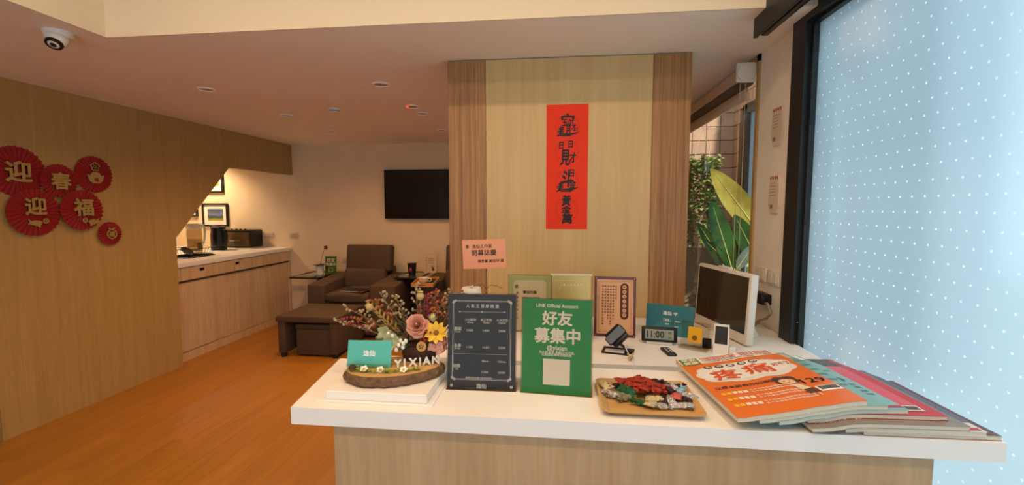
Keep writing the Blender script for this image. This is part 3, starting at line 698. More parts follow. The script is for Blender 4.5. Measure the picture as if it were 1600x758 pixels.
# ================================================================ SIGNS ON COUNTER
def sign(name, label, cat, loc, rx, rz, w, h, m, foot=True, base='acrylic_base', margin=.004):
    t = thing(name, label, cat, loc, (rx, 0, rz))
    obj('card', B().box(-w / 2, w / 2, 0, .001, .002, h), m, t, smooth=0)
    obj('acrylic_sheet', B().box(-w / 2 - margin, w / 2 + margin, -.0035, -.0018, 0, h + margin), M_acr, t, smooth=0)
    obj('acrylic_back', B().box(-w / 2 - margin, w / 2 + margin, .0022, .004, 0, h + margin), M_acr, t, smooth=0)
    if foot: obj(base, B().box(-w / 2 - margin, w / 2 + margin, -.001, .082, -.0005, .0015, M=RX(-rx)), M_acr, t, smooth=0)
    return t
# dark menu: width .228, height .31
W, Hh = .226, .315
mn = sign('price_menu', 'navy price menu in a clear stand beside the flowers', 'menu', (-.250, 1.385, ZCT + .001), R(-8), R(1), W, Hh, mat('navy_card', '#23202c', .35))
def P(fx, fy): return ((fx - .5) * W, (1 - fy) * Hh)
t1 = B(); K = UP(-.0009)
def put(b, s, fx, fy, size, bold=.01, sp=1.0, al='c'): x, y = P(fx, fy); b.text(s, x, y, size, bold=bold, M=K, sp=sp, align=al)
for i, c in enumerate('人氣王按摩推薦'): put(t1, c, .29 + i * .072, .125, .013, .02)
x, y = P(.5, .185); t1.rect(x, y, W * .62, .0009, M=K)
for fx in (.17, .5, .83): x, y = P(fx, .185); t1.disc(x, y, .0028 if fx == .5 else .004, 10, None if fx == .5 else .002, M=K)
for fx, a, c in ((.33, '小小解勞', '60min'), (.565, '真正放鬆', '90min'), (.80, '大大享受', '120min')):
    put(t1, a, fx, .268, .0098, .012); put(t1, c, fx, .295, .0088, .012)
for fy, a, c, pr in ((.37, '腳底', 'Foot', ('1000', '1400', '2000')), (.545, '全身', 'Body', ('1100', '1650', '2200'))):
    put(t1, a, .145, fy - .006, .0125, .03); put(t1, c, .145, fy + .024, .010, .012)
    for fx, q in zip((.325, .565, .80), pr): put(t1, q, fx, fy + .008, .0105, .012, 1.15)
x, y = P(.48, .625); t1.rect(x, y, W * .80, .0007, M=K)
put(t1, '80min', .56, .695, .0095, .012); put(t1, '120min', .80, .695, .0095, .012)
put(t1, '油推', .135, .75, .0125, .03); put(t1, 'Oil', .135, .782, .010, .012); put(t1, '1700', .56, .808, .0105, .012, 1.15); put(t1, '2500', .80, .808, .0105, .012, 1.15)
put(t1, '啊啊另有加購方案請洽詢中', .47, .872, .0075, .015)
put(t1, '逸仙', .505, .955, .017, .035)
for fx in (.065, .945): x, y = P(fx, .955); t1.disc(x, y, .005, 14, M=K)
obj('lettering', t1, mat('silver_print', '#cfcdd0', .6), mn, smooth=0)
fb = B(); x, y = P(.5, .48); fb.frame(x, y, W * .86, Hh * .82, .0016, M=K); fb.frame(x, y, W * .83, Hh * .80, .0006, M=K)
for sx in (-1, 1):
    for sy in (-1, 1):
        for k in range(3): fb.disc(x + sx * (W * .43 - .004 * k), y + sy * (Hh * .41 - .003 * (2 - k)), .0042, 8, M=K)
obj('ornate_border', fb, MATS['silver_print'], mn, smooth=0)
# green sign
W, Hh = .224, .305
gs = sign('green_sign', 'green friend sign-up sign in a clear stand in the middle of the counter', 'sign', (-.005, 1.378, ZCT + .001), R(-8), R(-4), W, Hh, mat('sign_green_bright', '#1c8a3c', .4))
t1 = B()
put(t1, 'LINE Official Account', .5, .068, .0155, .025)
x, y = P(.505, .20); t1.text('好友', x, y, 1, bold=.03, fit=(W * .44, Hh * .155), M=K)
x, y = P(.505, .385); t1.text('募集中', x, y, 1, bold=.03, fit=(W * .66, Hh * .165), M=K)
put(t1, '@yixian', .505, .51, .020, .025)
put(t1, '加入好友送, 點數可以折抵,', .505, .560, .0098, .02); put(t1, '定期最新優惠活動訊息', .505, .585, .0098, .02)
x, y = P(.505, .765); t1.rect(x, y, W * .385, Hh * .27, M=K)
obj('lettering', t1, mat('sign_white', '#eeeae4', .6), gs, smooth=0)
wv = None
# ================================================================ BACK DESK OBJECTS
# pink greeting card on a wire clip
M_pw = mat('clip_wire', '#2a201a', .4, metal=.5)
ph = thing('greeting_card_holder', 'pink greeting card on a thin wire clip stand', 'card holder', (-.345, 2.02, ZD))
obj('base', B().lathe([(.016, 0), (.016, .008), (.012, .014), (0, .015)], 16, (.012, .004, 0)), M_pw, ph)
obj('wire', B().tube([(0.01, .004, .012), (.012, .004, .22), (.01, .004, .40)], .002), M_pw, ph)
tw = B()
for sx in (-1, 1): tw.tube([(.01, 0, .28), (.01 + sx * .02, 0, .30), (.01 + sx * .05, 0, .295), (.01 + sx * .075, 0, .283)], .0012, 5)
obj('wire_curls', tw, M_pw, ph)
pc = obj('card', B().box(-.102, .102, -.001, .001, -.068, .068), mat('salmon_paper', '#e39a77', .75), ph, smooth=0, loc=(0, 0, .445), rot=(0, R(-2.5), 0))
cb_ = B(); K2 = UP(-.0016)
cb_.text('賀', -.078, .036, .017, bold=.01, M=K2).text('逸仙工作室', -.008, .037, .019, bold=.01, M=K2).text('開幕誌慶', .0, .006, .030, bold=.012, M=K2).text('張彥豪 謝怡玲 賀', .03, -.033, .0165, bold=.01, M=K2)
obj('handwriting', cb_, M_ink, pc, smooth=0)
ca = thing('candle_jar', 'white lidded candle jar behind the navy menu', 'candle', (-.413, 2.05, ZD))
obj('jar', B().lathe([(.045, 0), (.048, .01), (.048, .27), (.044, .28), (.038, .281), (.036, .275), (.034, .262), (0, .262)], 24), mat('candle_white', '#e9dfcd', .35), ca)
obj('wick', B().tube([(0, 0, .262), (.002, 0, .285), (.006, 0, .292)], .0015), mat('wick_white', '#e8e0d0', .8), ca)
# light green certificate stand
gc = sign('certificate_stand', 'pale green certificate behind the navy menu', 'certificate', (-.15, 2.30, ZD + .001), R(-6), 0, .226, .30, mat('mint_card', '#bcd3a2', .5))
obj('inner_sheet', B().prism([(-.088 + .012, .01), (.088 - .012, .01), (.088, .022), (.088, .262), (.076, .274), (-.076, .274), (-.088, .262), (-.088, .022)], -.0009, -.0003, 'y'), mat('mint_inner', '#ebe7cf', .6), gc, smooth=0)
cx = B()
cx.text('健', -.072, .24, .02, bold=.01, M=UP(-.0014))
for i, s_ in enumerate('康養生按摩工作'): cx.text(s_, -.066, .205 - i * .022, .014, M=UP(-.0014))
cx.text('歡迎光臨', .0, .21, .018, bold=.03, M=UP(-.0014))
for i in range(6): cx.text('放鬆身心舒壓調理', .005, .18 - i * .02, .012, M=UP(-.0014))
obj('lettering', cx, MATS['menu_ink'], gc, smooth=0)
sw = B().disc(.1, .05, .0105, M=UP(-.0012))
for fx, fz in ((-.104, .288), (.104, .288)): sw.disc(fx, fz, .004, M=UP(-.0012))
obj('pins', sw, M_chrome, gc, smooth=0)
# gold acrylic plate
gp = thing('gold_plate_stand', 'gold mirrored sign in a thick clear block behind the green sign', 'sign', (.066, 2.16, ZD), (R(-5), 0, 0))
obj('plate', B().box(-.096, .096, 0, .002, .01, .325), mat('gold_mirror', '#dcc07c', .3, metal=.6), gp, smooth=0)
obj('acrylic_block', B().rbox(-.102, .102, -.005, .006, 0, .335, .002, 1), M_acr, gp)
obj('top_edge', B().box(-.102, .102, -.004, .005, .325, .3345), mat('acrylic_edge', '#e5ddcc', .2), gp, smooth=0)
gt = B(); gt.frame(0, .25, .17, .10, .001, M=UP(-.0008))
for i, c in enumerate('人氣王按摩推薦'): gt.text(c, -.05 + i * .0165, .278, .012, bold=.01, M=UP(-.0008))
for x in (-.06, 0, .06): gt.disc(x, .262, .0025, M=UP(-.0008))
obj('lettering', gt, M_wprint, gp, smooth=0)
# brown plaque
pq = thing('wooden_plaque', 'red-brown plaque with tan centre and a column of round seals', 'plaque', (.289, 2.25, ZD + .001), (R(-6), 0, R(-5)))
W, Hh = .208, .308
obj('board', B().rbox(-W / 2, W / 2, 0, .012, 0, Hh, .002, 1), mat('rosewood', '#5e1f1a', .35, var=.1, coat=.3), pq)
obj('inner_sheet', B().box(-W / 2 + .013, W / 2 - .013, -.001, .001, .015, Hh - .015), mat('tan_sheet', '#d8a177', .6), pq, smooth=0)
for sx in (-1, 1):
    for z in (.008, Hh - .008): obj('pin', B().lathe([(.0035, 0), (.002, .003), (0, .003)], 10, M=T((sx * (W / 2 - .008), 0, z)) @ RX(PI / 2)), M_chrome, pq)
kt = B(); M_pk = mat('plaque_ink', '#5a2015', .6); KK = UP(-.0015)
kt.frame(0, Hh / 2, W * .80, Hh * .84, .001, M=KK).frame(0, Hh / 2, W * .76, Hh * .81, .0005, M=KK)
cols = ['逸仙工作室', '傳統經絡按摩推拿放鬆身心', '專業師傅手法細膩舒適環境讓您', '消除疲勞恢復元氣健康養生', '歡迎舊雨新知蒞臨指教', '預約專線敬請提前來電洽詢服務']
for j, s_ in enumerate(cols):
    for i, c in enumerate(s_): kt.text(c, .005 - j * .0132, .258 - i * .0148, .0105, bold=.008, M=KK)
kt.prism([(.047 + .021 * math.cos(a), (.255 if math.sin(a) >= 0 else .112) + .021 * math.sin(a)) for a in [2 * PI * (i + .5) / 20 for i in range(20)]], -.0016, -.0012, 'y')
obj('lettering', kt, M_pk, pq, smooth=0)
kd = B(); kz = B()
for i, c in enumerate('歡迎加入好友群'):
    z = .256 - i * .0238; kd.disc(.047, z, .0100, M=UP(-.0019)); kz.text(c, .047, z, .011, bold=.01, M=UP(-.0022))
obj('seal_discs', kd, MATS['tan_sheet'], pq, smooth=0); obj('seal_characters', kz, M_pk, pq, smooth=0)
# watch / phone stand
st = thing('charging_stand', 'black charging stand on a framed foot', 'stand', (.277, 2.02, ZD), R(-14))
obj('foot', B().box(-.07, .07, -.045, -.035, 0, .006).box(-.07, .07, .035, .045, 0, .006).box(-.07, -.06, -.035, .035, 0, .006).box(.03, .07, -.035, .035, 0, .006), M_black, st, smooth=0)
obj('stalk', B().tube([(.05, 0, .004), (.02, 0, .03), (-.005, 0, .05)], .007, 8), M_black, st)
obj('disc', B().lathe([(.018, 0), (.018, .003), (0, .004)], 16, (.05, -.01, .006)), M_dark, st)
hdm = T((-.012, 0, .075)) @ RZ(R(-22)) @ RX(R(-34)) @ RY(R(32))
obj('holder', B().rbox(-.045, .035, .004, .032, -.04, .045, .005, M=hdm), M_black, st)
pn = tag(obj('small_phone', B().rbox(-.024, .024, -.006, .003, -.05, .05, .004, M=hdm), mat('phone_body', '#1c1c1e', .3), None, loc=(.277, 2.02, ZD), rot=(0, 0, R(-14))), 'small phone tilted on the black charging stand', 'phone')
obj('screen', B().box(-.021, .021, -.0072, -.0055, -.045, .045, M=hdm), mat('phone_screen', '#5d6b7a', .25), pn, smooth=0)
cbl = thing('white_cable', 'white cable with a bear charm hanging over the desk edge', 'cable')
obj('lead', B().tube([(.300, 1.985, ZD + .046), (.31, 1.955, ZD + .02), (.316, 1.91, ZD + .012), (.322, 1.858, ZD + .006), (.324, 1.843, ZD - .02), (.325, 1.842, ZD - .2)], .0022, 6), mat('cable_white', '#e9e1d4', .5), cbl)
M_bear = mat('charm_cream', '#cdb48c', .6)
bh_ = obj('charm', B().ball((.316, 1.905, ZD + .014), (.013, .015, .013), 12, 8).ball((.306, 1.918, ZD + .024), .005, 8, 6).ball((.326, 1.918, ZD + .024), .005, 8, 6), M_bear, cbl)
obj('charm_face', B().ball((.312, 1.893, ZD + .020), .0022, 6, 4).ball((.321, 1.893, ZD + .020), .0022, 6, 4).ball((.3165, 1.889, ZD + .013), .0026, 6, 4), M_ink, bh_)
# clock
ck = thing('digital_clock', 'black digital clock showing eleven on the back desk', 'clock', (.491, 2.16, ZD), R(-9))
obj('foot', B().rbox(-.06, .06, -.02, .04, 0, .012, .003), mat('clock_foot', '#c9c4bb', .35), ck)
tilt = T((0, 0, .01)) @ RX(R(-10))
obj('case', B().rbox(-.083, .083, -.012, .014, 0, .072, .006, M=tilt), M_black, ck)
obj('display', B().box(-.066, .066, -.0130, -.0115, .013, .060, M=tilt), mat('lcd_grey', '#8f9486', .4), ck, smooth=0)
KC = tilt @ UP(-.0138)
obj('digits', B().text('11:00', -.018, .0365, 1, bold=.02, fit=(.080, .034), M=KC).text('00', .048, .046, .016, bold=.01, M=KC).text('24', .048, .024, .016, bold=.01, M=KC).rect(.028, .0365, .0008, .04, M=KC), M_ink, ck, smooth=0)
# teal wifi card
M_teal = mat('teal_card', '#2f6f76', .45)
wf = thing('wifi_card', 'teal wifi card standing behind the clock', 'card', (.572, 2.305, ZD), (R(-8), 0, R(-22)))
obj('card', B().box(-.118, .118, 0, .003, 0, .158), M_teal, wf, smooth=0)
wfb = B(); K3 = UP(-.0012)
wfb.text('逸仙', -.012, .115, .022, bold=.02, M=K3)
for r in (.005, .0095, .014):
    n = 8; v = []; f = []
    for i in range(n + 1):
        a = R(45) + R(90) * i / n; v += [(.028 + r * math.cos(a), .106 + r * math.sin(a), 0), (.028 + (r + .0022) * math.cos(a), .106 + (r + .0022) * math.sin(a), 0)]
    for i in range(n): f.append((2 * i, 2 * i + 1, 2 * i + 3, 2 * i + 2))
    wfb.add(v, f, K3)
wfb.disc(.028, .107, .002, 8, M=K3).frame(-.012, .080, .036, .014, .0008, M=K3).text('帳號', -.012, .080, .011, bold=.01, M=K3).text('yixian', .04, .078, .012, bold=.01, M=K3).text('密碼', -.012, .06, .010, M=K3).text('0800', .035, .05, .010, M=K3)
obj('lettering', wfb, M_wprint, wf, smooth=0)
obj('wave_pattern', B().add([(-.118, -.0005, .03), (-.04, -.0005, .07), (.03, -.0005, .05), (.118, -.0005, .095), (.118, -.0005, 0.001), (-.118, -.0005, 0.001)], [(0, 5, 4, 3, 2, 1)]), mat('teal_light', '#3d7d82', .45), wf, smooth=0)
# yellow card in clear stand
yc = thing('yellow_card_stand', 'yellow card in a clear acrylic stand beside the clock', 'card stand', (.640, 2.105, ZD), (0, 0, R(-33)))
obj('acrylic_stand', B().box(-.064, .064, -.0025, .0025, .006, .125, M=RX(R(-8))).box(-.064, .064, -.035, .03, 0, .006).box(-.064, .064, -.035, -.031, .006, .018), M_acr, yc, smooth=0)
obj('card', B().box(-.031, .031, -.006, -.004, .028, .100, M=RX(R(-8))), mat('yellow_card', '#e2a714', .6), yc, smooth=0)
obj('coin_print', B().disc(.0, .05, .012, M=RX(R(-8)) @ UP(-.0066)), mat('brown_print', '#7a5414', .6), yc, smooth=0)
# remote
rm = thing('remote_control', 'small black remote control lying on the back desk', 'remote', (.503, 2.03, ZD), R(8))
obj('shell', B().rbox(-.02, .02, -.055, .05, 0, .012, .005), mat('remote_shell', '#2a2726', .5), rm)
rbb = B()
for i in range(3):
    for sx in (-.008, .008): rbb.rbox(sx - .004, sx + .004, -.03 + i * .022, -.018 + i * .022, .0118, .0135, .0006, 1)
obj('buttons', rbb, mat('remote_key', '#b9b2a8', .5), rm)
# monitor facing the staff side
mo = thing('computer_monitor', 'white framed all-in-one monitor with a dark screen near the window', 'monitor', (.852, 2.375, ZD + .001), (0, 0, R(-77.5)))
M_mw = mat('monitor_white', '#d8cfc2', .4)
mt_ = T((0, 0, .004)) @ RX(R(-3))
sh = obj('housing', B().rbox(-.235, .235, -.018, .022, 0, .342, .010, M=mt_).rbox(-.18, .18, .02, .05, .06, .30, .012, M=mt_), M_mw, mo)
obj('screen', B().box(-.217, .217, -.0195, -.0175, .052, .325, M=mt_), mat('monitor_screen', '#0e1114', .12, coat=.5), mo, smooth=0)
obj('webcam_bar', B().rbox(-.05, .05, -.014, .01, .340, .352, .004, M=mt_), M_mw, mo)
obj('chin_button', B().rbox(-.006, .006, -.0195, -.0175, .026, .030, .0006, 1, M=mt_), M_chrome, mo)
obj('stand', B().prism([(-.02, 0), (.15, 0), (.15, .008), (.06, .20), (.04, .20), (.03, .012), (-.02, .008)], -.09, .09, 'x'), M_mw, mo, smooth=0)
# card terminal in front of the monitor
pt = thing('card_terminal', 'white wedge stand with a black panel in front of the monitor', 'terminal', (.744, 2.06, ZD), (0, 0, R(-22)))
obj('wedge', B().prism([(-.03, 0), (.06, 0), (.045, .01), (.03, .125), (.016, .125)], -.032, .032, 'x'), mat('terminal_white', '#e4ddd2', .35), pt, smooth=0)
obj('panel', B().box(-.026, .026, -.002, .001, .045, .125, M=T((0, -.0295, 0)) @ RX(R(-20.2))), M_black, pt, smooth=0)
obj('dock', B().rbox(.032, .06, -.02, .05, 0, .03, .008), MATS['terminal_white'], pt)
bxo = thing('power_brick', 'small black plug adapter on the desk beside the yellow card', 'adapter', (.705, 2.13, ZD), R(-20))
obj('body', B().rbox(-.02, .02, -.02, .02, 0, .04, .005), M_black, bxo); obj('plug', B().rbox(-.012, .012, -.03, -.02, .01, .026, .002), M_black, bxo)
# wall plates, plug and cable on the right wall
for y, lab in ((2.618, 'double switch plate on the right wall beside the window'), (2.47, 'switch plate on the right wall against the black frame')):
    t = thing('switch_plate', lab, 'switch', (XR, y, 1.225), 0, 'switch plates on the right wall')
    obj('plate', B().rbox(-.012, 0, -.062, .062, -.04, .04, .003), mat('switch_white', '#ded2c2', .4), t)
    for s in (-1, 1): obj('rocker', B().rbox(-.016, -.011, s * .024 - .021, s * .024 + .021, -.028, .028, .002, 1), MATS['switch_white'], t)
ad = thing('power_adapter', 'black power adapter with beige cord on the right wall', 'adapter', (XR, 2.55, 1.10))
obj('body', B().rbox(-.055, 0, -.06, .06, -.028, .03, .006), M_black, ad)
obj('cord', B().tube([(-.03, -.05, -.02), (-.04, -.10, -.01), (-.03, -.12, -.06), (-.03, -.07, -.10), (-.04, -.02, -.12), (-.06, 0, -.157)], .007, 8), mat('beige_cord', '#a08a70', .6), ad)
obj('thin_lead', B().tube([(-.055, .04, 0), (-.09, .06, -.03), (-.13, .05, -.02)], .003, 6), M_black, ad)
# two wall hangers on right wall
M_fan = mat('paper_fan_cream', '#d9c4aa', .7)
for z, lab in ((2.03, 'upper rounded cream leaflet on the right wall beside the black frame'), (1.672, 'lower rounded cream leaflet on the right wall beside the black frame')):
    t = thing('wall_leaflet', lab, 'leaflet', (XR - .001, 2.50, z), 0, 'cream leaflets with red dots')
    sh_ = [(-.045, .10), (.045, .10), (.055, .02), (.055, -.06), (.035, -.10), (-.035, -.10), (-.055, -.06), (-.055, .02)]
    obj('card', B().prism(sh_, -.012, 0, 'x'), M_fan, t, smooth=0)
    rb = B(); WL = T((-.0125, 0, 0)) @ Matrix(((0, 0, -1, 0), (-1, 0, 0, 0), (0, 1, 0, 0), (0, 0, 0, 1)))
    for i in range(4): rb.disc(-.036 + i * .024, .088, .008, 10, M=WL)
    obj('red_dots', rb, mat('leaflet_red', '#b5301c', .6), t, smooth=0)
    tb = B()
    for i in range(5): tb.rect(-.01, .06 - i * .016, .06, .003, M=WL)
    tb.rect(-.02, -.065, .03, .022, M=WL)
    obj('print', tb, mat('leaflet_grey', '#8c7a68', .7), t, smooth=0)
# roller blind
rbld = thing('roller_blind', 'rolled cream roller blind with bead chain above the courtyard window', 'blind')
M_bl = mat('blind_cream', '#c8b79e', .7)
obj('cassette', B().prism([(XR - .085, 2.36), (XR - .02, 2.36), (XR - .02, 2.445), (XR - .07, 2.445)], 2.80, 5.1, 'y'), M_bl, rbld, smooth=0)
obj('roll', B().tube([(XR - .05, 2.79, 2.345), (XR - .05, 5.1, 2.345)], .032, 16), mat('blind_fabric', '#5d5142', .8), rbld)
obj('bottom_bar', B().rbox(XR - .055, XR - .035, 2.80, 5.1, 2.24, 2.285, .004).box(XR - .047, XR - .043, 2.80, 5.1, 2.285, 2.33), M_bl, rbld)
obj('bracket', B().rbox(XR - .125, XR - .015, 2.768, 2.79, 2.335, 2.45, .01, 3), mat('bracket_white', '#ddd2c2', .4), rbld)
obj('clutch', B().lathe([(.045, 0), (.045, .01), (.02, .016), (0, .016)], 20, M=T((XR - .08, 2.768, 2.385)) @ RX(PI / 2)), MATS['bracket_white'], rbld)
for dy, lo in ((-.03, 1.02), (-.0, 1.02)):
    cbk = B(); z = 2.33; k = 0
    x = XR - .108 if dy else XR - .078
    while z > lo:
        cbk.ball((x + .0, 2.755, z), .0032, 6, 4); z -= .0085
    o = obj('bead_chain', cbk, mat('bead_cream', '#cbb894', .5), rbld)
# ================================================================ FLOWER DISPLAY
pf_ = tag(obj('display_plinth', B().rbox(-.72, -.395, 1.262, 1.60, 0, .028, .002, 1), mat('plinth_white', '#efe6da', .4), None, loc=(0, 0, ZCT + .004)), 'white display plinth under the wood slice', 'plinth')
tag(obj('plinth_board', B().rbox(-.745, -.375, 1.25, 1.62, 0, .004, .001, 1), M_white, None, loc=(0, 0, ZCT)), 'thin white base board beneath the plinth', 'board')
ZP = ZCT + .0325
ws = thing('wood_slice', 'bark edged oval wood slice on the white plinth', 'wood slice', (-.545, 1.398, ZP), R(20))
def ov(a, s=1): return (.160 * s * math.cos(a), .100 * s * math.sin(a))
n = 56; v = []; f = []; rj = [1 + .05 * math.sin(5 * i) * math.sin(1.7 * i) + random.uniform(-.03, .05) for i in range(n)]
for (k, z, jj) in ((.93, 0, .6), (1.0, .010, 1), (1.01, .022, 1.1), (.985, .034, .9), (.95, .036, .3)):
    for i in range(n):
        s = k * (1 + (rj[i] - 1) * jj); x, y = ov(2 * PI * i / n, s); v.append((x, y, z))
for j in range(4):
    for i in range(n): f.append((j * n + i, j * n + (i + 1) % n, (j + 1) * n + (i + 1) % n, (j + 1) * n + i))
f.append(tuple(range(n - 1, -1, -1)))
obj('bark', B().add(v, f), mat('bark_brown', '#76543a', .9, var=.35, vscale=60, bump=.8, bscale=90), ws, smooth=25)
v = [(*ov(2 * PI * i / n, .95 * (1 + (rj[i] - 1) * .3)), .0362) for i in range(n)] + [(0, 0, .037)]
obj('cut_face', B().add(v, [(i, (i + 1) % n, n) for i in range(n)]), mat('cut_wood', '#c79a5b', .6, var=.1, vscale=14), ws, smooth=0)
ZS = ZP + .037
# teal name card
tcd = thing('teal_name_card', 'turquoise card standing on the wood slice', 'card', (-.628, 1.374, ZS), (R(-12), 0, R(2)))
obj('card', B().rbox(-.075, .075, 0, .003, 0, .087, .001, 1), mat('turquoise_card', '#57b5a5', .5), tcd)
obj('lettering', B().text('逸仙', 0, .045, .021, bold=.03, M=UP(-.0008)), M_wprint, tcd, smooth=0)
obj('acrylic_lip', B().box(-.07, .07, -.014, -.0125, -.001, .012).box(-.07, .07, -.0125, -.001, -.001, .0005), M_acr, tcd, smooth=0)
# moss strip
ms_ = B()
for i in range(420):
    t = random.random(); x = -.685 + .235 * t + random.gauss(0, .004); y = 1.340 - .012 * math.sin(t * PI) + random.gauss(0, .007) + .03 * t * t; z = ZS + abs(random.gauss(0, .004))
    a = random.uniform(0, 6.28); ms_.leaf((x, y, z), (math.cos(a), math.sin(a), .7), random.uniform(.006, .013), .004, droop=.3, n=2)
mo_ = tag(obj('moss', ms_, mat('preserved_moss', '#93a03a', .9), None), 'yellow green moss strip along the wood slice', 'moss'); mo_['kind'] = 'stuff'
def daisy(x, y, z, label):
    t = thing('small_white_flower', label, 'flower', (x, y, z), (R(35), 0, R(10)), 'tiny white flowers in the moss')
    for i in range(5):
        a = 2 * PI * i / 5; obj('petal', B().leaf((0, 0, 0), (math.cos(a), math.sin(a), .25), .014, .012, droop=.0, n=4), mat('cream_petal', '#eae2cf', .6), t)
    obj('centre', B().ball((0, 0, .002), .004, 8, 5), mat('yellow_centre', '#c9a034', .7), t)
daisy(-.625, 1.335, ZS + .008, 'tiny white flower in the moss before the turquoise card')
daisy(-.572, 1.338, ZS + .006, 'tiny white flower by the right corner of the turquoise card')
daisy(-.495, 1.342, ZS + .008, 'tiny white flower in the moss below the letters')
ac_ = thing('acorn', 'brown acorn at the left end of the moss', 'acorn', (-.665, 1.335, ZS), R(20))
obj('nut', B().ball((0, 0, .009), (.0095, .012, .009), 12, 8), mat('acorn_nut', '#6a4a30', .45), ac_); obj('cup', B().lathe([(.0115, .010), (.012, .015), (.008, .020), (0, .022)], 14), mat('acorn_cup', '#4c3524', .8, bump=.6, bscale=200), ac_)
# letters standing on the slice
PTS = {}
lx = [-.528, -.508, -.483, -.461, -.441, -.413]
for i, c in enumerate('YIXIAN'):
    b = B().text(c, 0, .0145, .036, bold=.035, ext=.10, M=UP(0))
    zmin = min(p[2] for p in b.v); b.v = [(p[0], p[1], p[2] - zmin) for p in b.v]
    nth = {0: 'white letter Y standing on the wood slice', 1: 'white letter I between the Y and the X', 2: 'white letter X in the middle of the row', 3: 'white letter I between the X and the A', 4: 'white letter A standing before the flower pot', 5: 'white letter N at the right end of the row'}[i]
    tag(obj('wooden_letter', b, mat('letter_white', '#e9dfd0', .5), None, smooth=0, loc=(lx[i], 1.380 + .42 * (lx[i] + .528), ZS), rot=(R(-6), 0, R(14))), nth, 'letter', 'white letters spelling a name')
# flower arrangement
FX, FY = -.487, 1.482
fa = thing('flower_arrangement', 'dried flower arrangement with a pink rose in a bark pot', 'flowers', (FX, FY, ZS)); fa.scale = (1.3, 1.15, 1.3)
obj('pot', B().lathe([(.042, 0), (.045, .004), (.047, .02), (.046, .04), (.040, .04), (.038, .035), (0, .035)], 20), mat('bark_pot', '#4f3220', .9, var=.3, vscale=40, bump=.8, bscale=80), fa)
def petal_cup(b, c, r, a, open_, wid, n=5, m=5, M=None):
    """One curved petal hugging an axis: c base centre, r radius, a azimuth."""
    v = []; f = []
    for i in range(n + 1):
        t = i / n
        for j in range(m + 1):
            s = (j / m - .5) * wid * (.55 + .75 * math.sin(PI * (.15 + .75 * t)))
            rr = r * (.35 + .65 * t ** .6) + open_ * r * t * t; h = (.042 - .55 * r) * t * (1 - .35 * open_ * t)
            curl = .08 * r * math.cos(s * 3)
            v.append((c[0] + (rr + curl) * math.cos(a + s), c[1] + (rr + curl) * math.sin(a + s), c[2] + h * (1 - .12 * abs(s))))
    for i in range(n):
        for j in range(m): k = i * (m + 1) + j; f.append((k, k + 1, k + m + 2, k + m + 1))
    b.add(v, f, M)
rose = obj('rose', B().ball((0, 0, .012), (.005, .005, .012), 10, 6), mat('rose_pink', '#cf8b74', .65), fa, loc=(.010, -.046, .100), rot=(R(60), R(4), 0)); rose.scale = (.92, .92, .92)
for i in range(24):
    t = i / 23; az = i * 2.39996; tl = R(8 + 62 * t); rad = Vector((math.cos(az), math.sin(az), 0)); d = rad * math.sin(tl) + Vector((0, 0, 1)) * math.cos(tl)
    obj('petal', B().leaf(rad * (.0015 + .008 * t) + Vector((0, 0, .004 - .004 * t)), d, .020 + .010 * t, .020 + .016 * t, droop=.30 * t, n=7, fold=.55 - .3 * t, shape=lambda q: math.sin(PI * (.12 + .74 * q)) ** .5), MATS['rose_pink'], rose)
ye = obj('yellow_daisy', B().ball((0, 0, .004), (.010, .010, .006), 12, 6), mat('daisy_centre', '#8a5a1e', .8), fa, loc=(.060, -.050, .084), rot=(R(62), R(14), 0)); ye.scale = (.72, .72, .72)
for i in range(10):
    a = 2 * PI * i / 10; obj('petal', B().leaf((.005 * math.cos(a), .005 * math.sin(a), 0), (math.cos(a), math.sin(a), .30 + .1 * (i % 2)), .040, .021, droop=.05, n=6, fold=.3), mat('daisy_yellow', '#e2b02c', .6), ye)
# eucalyptus and sage leaves
lb = B()
for i in range(60):
    a = random.uniform(PI, 2 * PI) if i < 44 else random.uniform(0, PI); e = random.uniform(-.1, .8); rr = random.uniform(.03, .06)
    p = (rr * math.cos(a), rr * math.sin(a) + .012, .045 + random.uniform(0, .04))
    if p[0] > -.035 and p[2] > .058: continue
    lb.leaf(p, (math.cos(a), math.sin(a), e), random.uniform(.026, .045), .026, droop=.3, n=4)
obj('sage_leaves', lb, mat('sage_green', '#66705a', .8, var=.2), fa)
for (x, y, z) in ((-.075, -.06, .085), (-.062, -.07, .055), (-.085, -.05, .06), (-.05, -.07, .07)):
    b = B()
    for i in range(5): b.leaf((x, y, z), (math.cos(i * 1.257), -.35, math.sin(i * 1.257)), .022, .018, up=(0, 1, 0), droop=.1, n=4)
    obj('pale_floret', b, mat('pale_green_floret', '#a9a878', .7), fa)
for (x, y, z) in ((-.062, -.088, .082), (-.050, -.090, .079), (-.028, -.092, .066), (-.020, -.095, .060), (-.033, -.094, .055), (-.014, -.094, .066), (-.072, -.085, .052), (-.066, -.088, .044), (-.054, -.092, .046), (-.040, -.092, .042), (-.078, -.08, .058), (-.022, -.094, .050)):
    obj('white_berry', B().ball((x, y + .018, z), (.0052, .0052, .0065), 10, 7), mat('white_bud', '#e6dcc6', .5), fa)
for i in range(34):
    x, y, z = random.gauss(.032, .010), -.055 + random.gauss(0, .005), .078 + random.gauss(0, .010)
    o = obj('red_berry', B().ball((0, 0, 0), .0034, 8, 5), mat('red_bud', '#a0301c', .5), fa, loc=(x, y, z)) if i == 0 else bpy.data.objects.new('red_berry', rbm)
    if i == 0: rbm = o.data
    else: COL.objects.link(o); o.parent = fa; o.location = (x, y, z)
